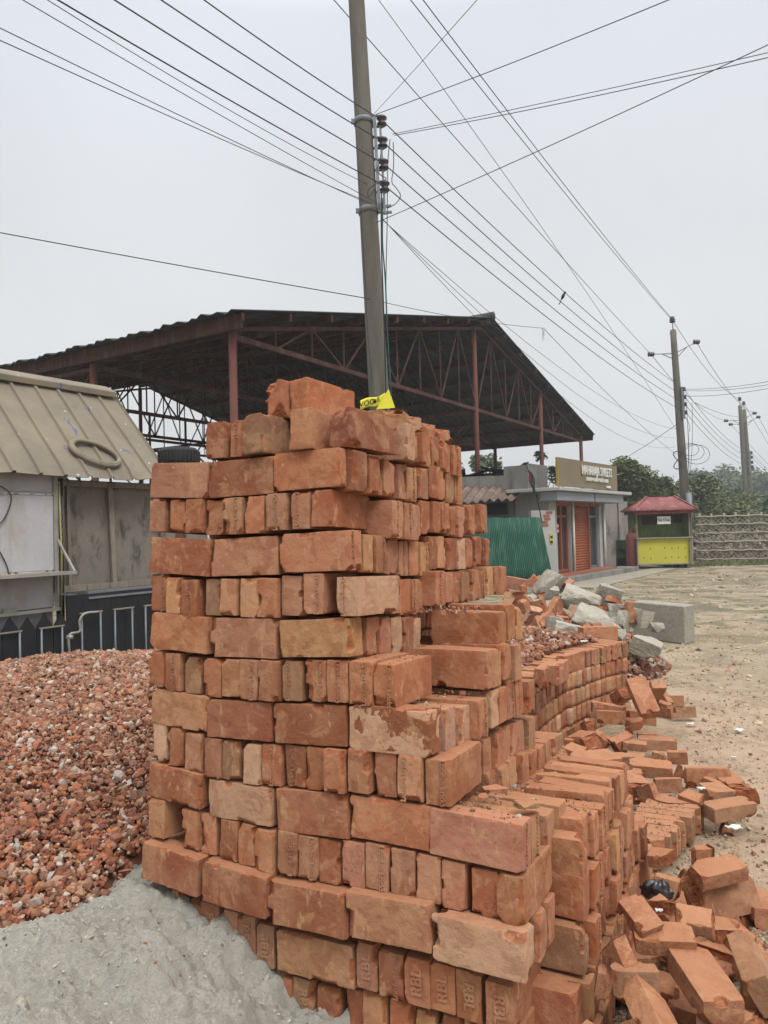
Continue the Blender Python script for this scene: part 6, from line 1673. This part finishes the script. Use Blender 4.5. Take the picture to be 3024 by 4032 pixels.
# ------------------------------------------------------------ litter of crumbs over the yard
rg = np.random.default_rng(77); P = []; S = []
while len(P) < 9500:
    y = 1.6+8*rg.random()**1.7; x = y*.12+rg.random()*(y*.45)
    if inside_stack(x, y, .0) and y < 6: continue
    if in_far(x, y) and y < 6.5: continue
    dens = math.exp(-max(0, (x-.9-.25*y*.5))/.7)+.10
    if rg.random() > dens: continue
    P.append((x, y, gz(x, y)+.002)); S.append(rg.choice([.008, .013, .022, .036], p=[.45, .33, .17, .05])*(1 if y < 5 else 1.3))
P = np.array(P); c_ = chip_colors(len(P), 55, .12, .25); k = rg.random(len(P)) < .55; c_[k, :3] = np.array([.36, .30, .21])*rg.uniform(.45, 1.35, (k.sum(), 1))
tag(scatter('brick_crumbs', P, np.array(S), c_, SH1, M_CHIPS, 29), 'brick crumbs and clods scattered over the yard beside the stack', 'brick crumbs', kind='stuff')
P = []; S = []
while len(P) < 2600:
    y = 5+17*rg.random()**1.3; x = y*.15+rg.random()*(y*.42)
    if (x < 3.2 and 6 < y < 9.2) or in_far(x, y) and y < 6.6: continue
    if noise.noise(Vector((x*.8, y*.8, 5))) < rg.uniform(-.5, .35): continue
    P.append((x, y, gz(x, y))); S.append(rg.choice([.015, .025, .04, .07], p=[.55, .3, .12, .03])*(.8+y/18))
P = np.array(P); c_ = np.ones((len(P), 4)); c_[:, :3] = np.array([.30, .245, .165])*rg.uniform(.4, 1.7, (len(P), 1)); k = rg.random(len(P)) < .05; c_[k, :3] = np.array([.30, .16, .10])
tag(scatter('yard_stones', P, np.array(S), c_, SH1, M_CHIPS, 49, flat=.8), 'small stones and hardened clods strewn over the open yard', 'stones', kind='stuff')
# crumbs lying on the ledge tops
P = []; S = []
def on_top(s0, s1, t0, t1, w_, n, smax):
    for _ in range(n):
        s = rg.uniform(s0, s1); t = rg.uniform(t0, t1); q = stack(s, t, w_); P.append((q.x, q.y, q.z)); S.append(rg.uniform(.002, smax)*(1 if rg.random() > .1 else 2.2))
on_top(.985, 1.20, .0, .32, -8*CH+.001, 170, .010); on_top(.97, 1.29, .36, 1.0, -8.75*CH+.003, 420, .011)
on_top(.745, .97, .30, .60, -4*CH+.002, 110, .010); on_top(.75, .98, .0, .33, -6*CH+.002, 90, .009); on_top(.89, 1.0, .0, .24, -7*CH+.002, 60, .008)
on_top(.745, .87, .0, .23, -5*CH, 50, .010); on_top(1.10, 1.36, 1.5, 2.1, -1.470, 220, .012); on_top(.55, .74, .3, .8, .108, 60, .008); on_top(.86, 1.01, .30, .58, -6*CH+.004, 60, .011); on_top(.60, .74, .3, .8, .002, 30, .009)
P = np.array(P); c_ = chip_colors(len(P), 56, .12, .1)
tag(scatter('ledge_crumbs', P, np.array(S), c_, SH1, M_CHIPS, 39), 'thin litter of brick crumbs lying on the ledges of the stack', 'brick crumbs', kind='stuff')
# a few distinct flakes on the ledges
for i, (px, py, z, s_, c, lab_) in enumerate(((1948, 3105, None, .055, 'p', 'pinkish flat flake resting on the near right ledge'), (2085, 3165, None, .06, 'g', 'olive edged brick flake on the big corner step'), (2236, 3108, None, .045, 'o', 'thin orange flake on the low ledge top'), (1900, 3138, None, .035, 'o', 'small bright orange flake beside the pinkish one'))):
    wl = -8*CH+.010 if i != 2 else -8.75*CH+.012
    n_ = W; r_ = ray(px, py); k = (O0+W*wl-Vector((0, 0, EYE))).dot(W)/r_.dot(W); p = Vector((0, 0, EYE))+r_*k
    o = chunk('brick_flake', lab_, 'brick flake', px, py, 0, (s_*1.2, s_*.7, s_*.25), 30*i, (0, 4), MB_BRICK, 90+i, 'flakes on the ledges'); o.location = p; o.color = tint(c)
# black plastic bag in the gap
def bag(u, v):
    th = u*2*math.pi; ph = (v-.5)*math.pi; r_ = .5+.22*noise.noise(Vector((math.cos(th)*1.8, math.sin(th)*1.8, v*3)))+.12*noise.noise(Vector((math.cos(th)*5, math.sin(th)*5, v*8)))
    return bagc+Vector((math.cos(th)*math.cos(ph)*r_*.11, math.sin(th)*math.cos(ph)*r_*.07, math.sin(ph)*r_*.065))
bagc = onz(2600, 3508, .27)
M_BAG = basic('black_plastic_film', (.015, .013, .017), (.03, .025, .03), 10, .25, .1, spec=.6)
tag(link('plastic_bag', grid_mesh('plastic_bag', 40, 24, bag, M_BAG)), 'crumpled black plastic bag lying between broken bricks at the right', 'plastic bag')
M_PAPER = basic('dirty_white_plastic', (.62, .61, .58), (.5, .48, .44), 10, .6, .05)
for i, (px, py, z, s_, lab_) in enumerate(((2760, 3110, .16, .07, 'white plastic scrap beside the dark red shard'), (2300, 2530, .60, .10, 'white rag lying on top of the curved wall'), (2452, 2612, .02, .14, 'white plastic sheet scrap beyond the curved wall'), (2720, 2855, .02, .11, 'torn paper flap on the ground right of the fallen bricks'), (2910, 2880, .02, .13, 'long white plastic strip on the yard'), (2890, 2985, .01, .05, 'pale green scrap of packaging on the yard'), (2890, 3268, .1, .12, 'white topped dark slab scrap at the right'), (2595, 3592, .3, .04, 'small white shell shaped stone near the black bag'), (2510, 2255, .02, .22, 'small pale yellow clod alone on the yard'))):
    p = onz(px, py, z)
    def rag(u, v, p=p, s_=s_, i=i): return p+Vector(((u-.5)*s_*.55, (v-.5)*s_*.3, .006+.10*s_*(.6+noise.noise(Vector((u*3+i, v*3, i))))))
    o = link('litter_scrap', grid_mesh('litter_scrap', 12, 8, rag, M_PAPER)); md = o.modifiers.new('t', 'SOLIDIFY'); md.thickness = .004
    tag(o, lab_, 'litter', 'litter on the yard')
# ------------------------------------------------------------ trees and shrubs
def leaf_mat(name, c1, c2):
    M_ = NT(name); co = M_.coord('Object'); a = M_.noise(co, .55, 3, .6); b = M_.noise(co, 6, 4, .7)
    c_ = M_.mix(M_.rng(a, .4, .6), c1, c2); c_ = M_.mix(M_.rng(b, .3, .7, 0, .6), c_, tuple(v*.55 for v in c2)); M_.col(c_)
    M_.b.inputs['Roughness'].default_value = .65; return M_.m
M_L1 = leaf_mat('dusty_dark_leaves', (.15, .175, .075), (.10, .125, .055)); M_L2 = leaf_mat('mid_green_leaves', (.13, .175, .08), (.09, .13, .06)); M_L3 = leaf_mat('yellow_green_leaves', (.17, .20, .08), (.12, .15, .06))
M_BARK = basic('grey_brown_bark', (.12, .095, .07), (.08, .065, .05), 6, .95, .3)
def tree(label, base, height, width, crown_lo, n, leaf, mat, seed, kind='tree', clumps=26, group=None, depth=None, top_sparse=0):
    rg = np.random.default_rng(seed); r = random.Random(seed); base = Vector(base); t = empty('tree' if kind != 'shrub' else 'shrub', base, label, kind, group)
    dep = depth or width*.8
    top = base+Vector((r.uniform(-.04, .04)*height, 0, height*.8)); mb = MB(); trunk_r = max(.05, height*.016)
    pts = [base-Vector((0, 0, .2)), base.lerp(top, .4)+Vector((r.uniform(-.1, .1), 0, 0)), base.lerp(top, .75), top]
    mb.tube(smooth(pts, 4), [trunk_r*(1.25-1.0*i/12) for i in range(13)], 8)
    C = []
    for i in range(clumps):
        a = rg.uniform(0, 2*math.pi); rr = rg.random()**.5; hz = rg.random()
        prof = math.sin(math.pi*min(1, max(0.04, .12+.88*hz)))**.55
        if top_sparse and hz > .8: prof *= .6
        c = base+Vector((math.cos(a)*rr*prof*width/2, math.sin(a)*rr*prof*dep/2, crown_lo+(height-crown_lo)*hz))
        rad = width*(.10+.09*rg.random())*(1.1-.45*hz); C.append((c, rad))
    for c, rad in C[::2]:
        st = base.lerp(top, min(.95, max(.15, (c.z-base.z)/height*.75))); mid_ = st.lerp(c, .5)+Vector((0, 0, -.05*height*.3))
        mb.tube(smooth([st, mid_, c], 3), [trunk_r*.45, trunk_r*.4, trunk_r*.34, trunk_r*.28, trunk_r*.22, trunk_r*.16, trunk_r*.1][:7], 5)
    mb.build('trunk', M_BARK, t)
    ci = rg.integers(0, len(C), n); cen = np.array([C[i][0][:] for i in ci]); rad = np.array([C[i][1] for i in ci])
    d_ = rg.normal(size=(n, 3)); d_ /= np.linalg.norm(d_, axis=1)[:, None]; rr = rg.random(n)**.45*(1+.35*(rg.random(n) < .12))
    pos = cen+d_*(rad*rr)[:, None]*np.array([1, 1, .75])
    a = rg.normal(size=(n, 3)); a[:, 2] *= .55; a /= np.linalg.norm(a, axis=1)[:, None]; b = rg.normal(size=(n, 3)); b -= (a*b).sum(1)[:, None]*a; b /= np.linalg.norm(b, axis=1)[:, None]
    L_ = (leaf*rg.uniform(.6, 1.3, n))[:, None]; W_ = L_*.42
    v = np.stack([pos-a*L_, pos+b*W_, pos+a*L_, pos-b*W_], 1).reshape(-1, 3).astype(np.float32)
    me = bpy.data.meshes.new('crown'); me.vertices.add(4*n); me.vertices.foreach_set('co', v.ravel()); me.loops.add(4*n); me.loops.foreach_set('vertex_index', np.arange(4*n, dtype=np.int32)); me.polygons.add(n); me.polygons.foreach_set('loop_start', np.arange(0, 4*n, 4, dtype=np.int32)); me.update(); me.validate(); me.materials.append(mat)
    link('crown', me, t); return t
def tr(px, Y, top_px, width, label, n=9000, leaf=.10, mat=M_L1, seed=1, lo=.25, **k):
    b = at(px, 2200, Y); tp = at(px, top_px, Y); return tree(label, (b.x, b.y, 0), tp.z, width, lo*tp.z, n, leaf, mat, seed, **k)
TG = 'trees beyond the yard fence'
tr(2478, 31, 1830, 4.4, 'leafy tree right of the shop with pale sprigs on top', 13000, .085, M_L3, 61, .15, group=TG, clumps=34, top_sparse=1)
tr(2410, 30, 1950, 2.6, 'dark bushy tree close behind the sweet shop corner', 6000, .10, M_L1, 62, .1, group=TG)
tr(2560, 33, 1915, 4.4, 'dense dark tree between the shop and the tea stall roof', 12000, .10, M_L1, 63, .05, group=TG)
tr(2650, 36, 1950, 3.0, 'dark shrubby tree behind the tea stall and its pole', 7000, .11, M_L1, 64, .05, group=TG)
tr(2770, 40, 1900, 6.2, 'dusty dark green tree right of the middle pole', 16000, .12, M_L1, 65, .05, group=TG, clumps=36)
tr(2700, 44, 1935, 6.0, 'mid green bushy tree standing between kiosk roof and middle pole', 12000, .12, M_L1, 75, .05, group=TG)
tr(2900, 52, 1945, 7.0, 'dusty green tree just behind the distant poles', 12000, .14, M_L1, 76, .05, group=TG)
tr(2860, 46, 1960, 4.6, 'brownish green low tree before the distant poles', 8000, .13, M_L3, 66, .05, group=TG)
tr(2750, 105.4, 1880, 13.6, 'hazy feathery tree in the distance right of the middle pole', 9000, .29, M_L2, 67, .2, group=TG)
tr(2880, 112.2, 1845, 15.3, 'large hazy dark tree left of the distant poles', 13000, .30, M_L2, 68, .1, group=TG, clumps=36)
tr(2990, 105.4, 1865, 13.6, 'large hazy tree right of the distant poles', 12000, .29, M_L2, 69, .1, group=TG, clumps=34)
tr(3060, 48, 1960, 6, 'yellowish green tree at the right edge behind the fence', 8000, .13, M_L2, 70, .05, group=TG)
tr(2940, 50, 2035, 3.2, 'bright green young plant under the distant poles', 3500, .13, M_L3, 71, .05, group=TG)
tr(2820, 127.5, 1905, 20.4, 'wide pale hazy tree line crown behind the others', 9000, .37, M_L2, 72, .1, group=TG)
tr(1885, 42, 1800, 4.6, 'round pale tree seen between the shed posts over the annex', 5500, .13, M_L2, 73, .35, group=TG)
tr(2128, 30, 1790, 2.2, 'thin sprawling tree behind the shed post and shop parapet', 1800, .10, M_L3, 74, .5, group=TG, clumps=16)
for i, (px, Y, top, w_) in enumerate(((-100, 70, 1960, 9), (250, 80, 1985, 9), (640, 80, 1985, 8), (1200, 75, 1960, 12), (1600, 70, 1960, 10), (1800, 60, 1950, 8))):
    tr(px, Y, top, w_, 'hazy tree far behind the big shed, %s from the left' % ORD[i+1], 4000, .24, M_L2, 80+i, .05, group='trees behind the shed')
# grass and weeds along the foot of the stall and fence
def grass(name, label, boxes, n, h, seed):
    rg = np.random.default_rng(seed); V_ = []
    for (x0, x1, y0, y1, wgt) in boxes:
        m_ = int(n*wgt); x = rg.uniform(x0, x1, m_); y = rg.uniform(y0, y1, m_); hh = h*rg.uniform(.4, 1.2, m_); a = rg.uniform(0, 6.28, m_); ln = hh*rg.uniform(.1, .6, m_); wd = hh*.08+.004
        dx, dy = np.cos(a), np.sin(a); z = np.array([gz(p, q) for p, q in zip(x, y)])-.01
        V_.append(np.stack([np.stack([x-dy*wd, y+dx*wd, z], 1), np.stack([x+dy*wd, y-dx*wd, z], 1), np.stack([x+dx*ln, y+dy*ln, z+hh], 1)], 1))
    V_ = np.concatenate(V_).reshape(-1, 3).astype(np.float32); m_ = len(V_)//3
    me = bpy.data.meshes.new(name); me.vertices.add(len(V_)); me.vertices.foreach_set('co', V_.ravel()); me.loops.add(len(V_)); me.loops.foreach_set('vertex_index', np.arange(len(V_), dtype=np.int32)); me.polygons.add(m_); me.polygons.foreach_set('loop_start', np.arange(0, len(V_), 3, dtype=np.int32)); me.update(); me.materials.append(M_L3)
    tag(link(name, me), label, 'grass', kind='stuff')
grass('grass', 'sparse weeds along the foot of the bamboo fence and tea stall', [(9.5, 16, 24.6, 27.2, 1)], 9000, .10, 5)
# pale hedge / rubble seen through the bamboo fence
mbx = [(rnd.uniform(11.5, 17), rnd.uniform(28.5, 31), 0) for _ in range(1500)]
P = np.array([(a, b, rnd.uniform(0, 1.2)*(1-abs(b-29.7)/2)) for a, b, _ in mbx]); c_ = np.tile(np.array([.22, .21, .175, 1.0]), (len(P), 1)); c_[:, :3] *= np.random.default_rng(1).uniform(.6, 1.1, (len(P), 1))
tag(scatter('rubble_heap', P, np.random.default_rng(2).uniform(.08, .3, len(P)), c_, SH1, M_CHIPS, 59), 'pale heap of rubble seen through the bamboo fence', 'rubble', kind='stuff')
# ------------------------------------------------------------ thin winter haze
mb = MB(); mb.zbox(-640, 640, -60, 940, -1.5, 34)
hz_ = mb.build('haze', None); M_H = bpy.data.materials.new('haze'); M_H.use_nodes = True; t_ = M_H.node_tree; t_.nodes.clear()
v_ = t_.nodes.new('ShaderNodeVolumePrincipled'); v_.inputs['Color'].default_value = (.86, .89, .92, 1); v_.inputs['Density'].default_value = 0.0019; v_.inputs['Anisotropy'].default_value = .2
oo = t_.nodes.new('ShaderNodeOutputMaterial'); t_.links.new(v_.outputs[0], oo.inputs['Volume']); hz_.data.materials.append(M_H)
tag(hz_, 'thin pale haze over the whole yard', 'haze', kind='stuff')
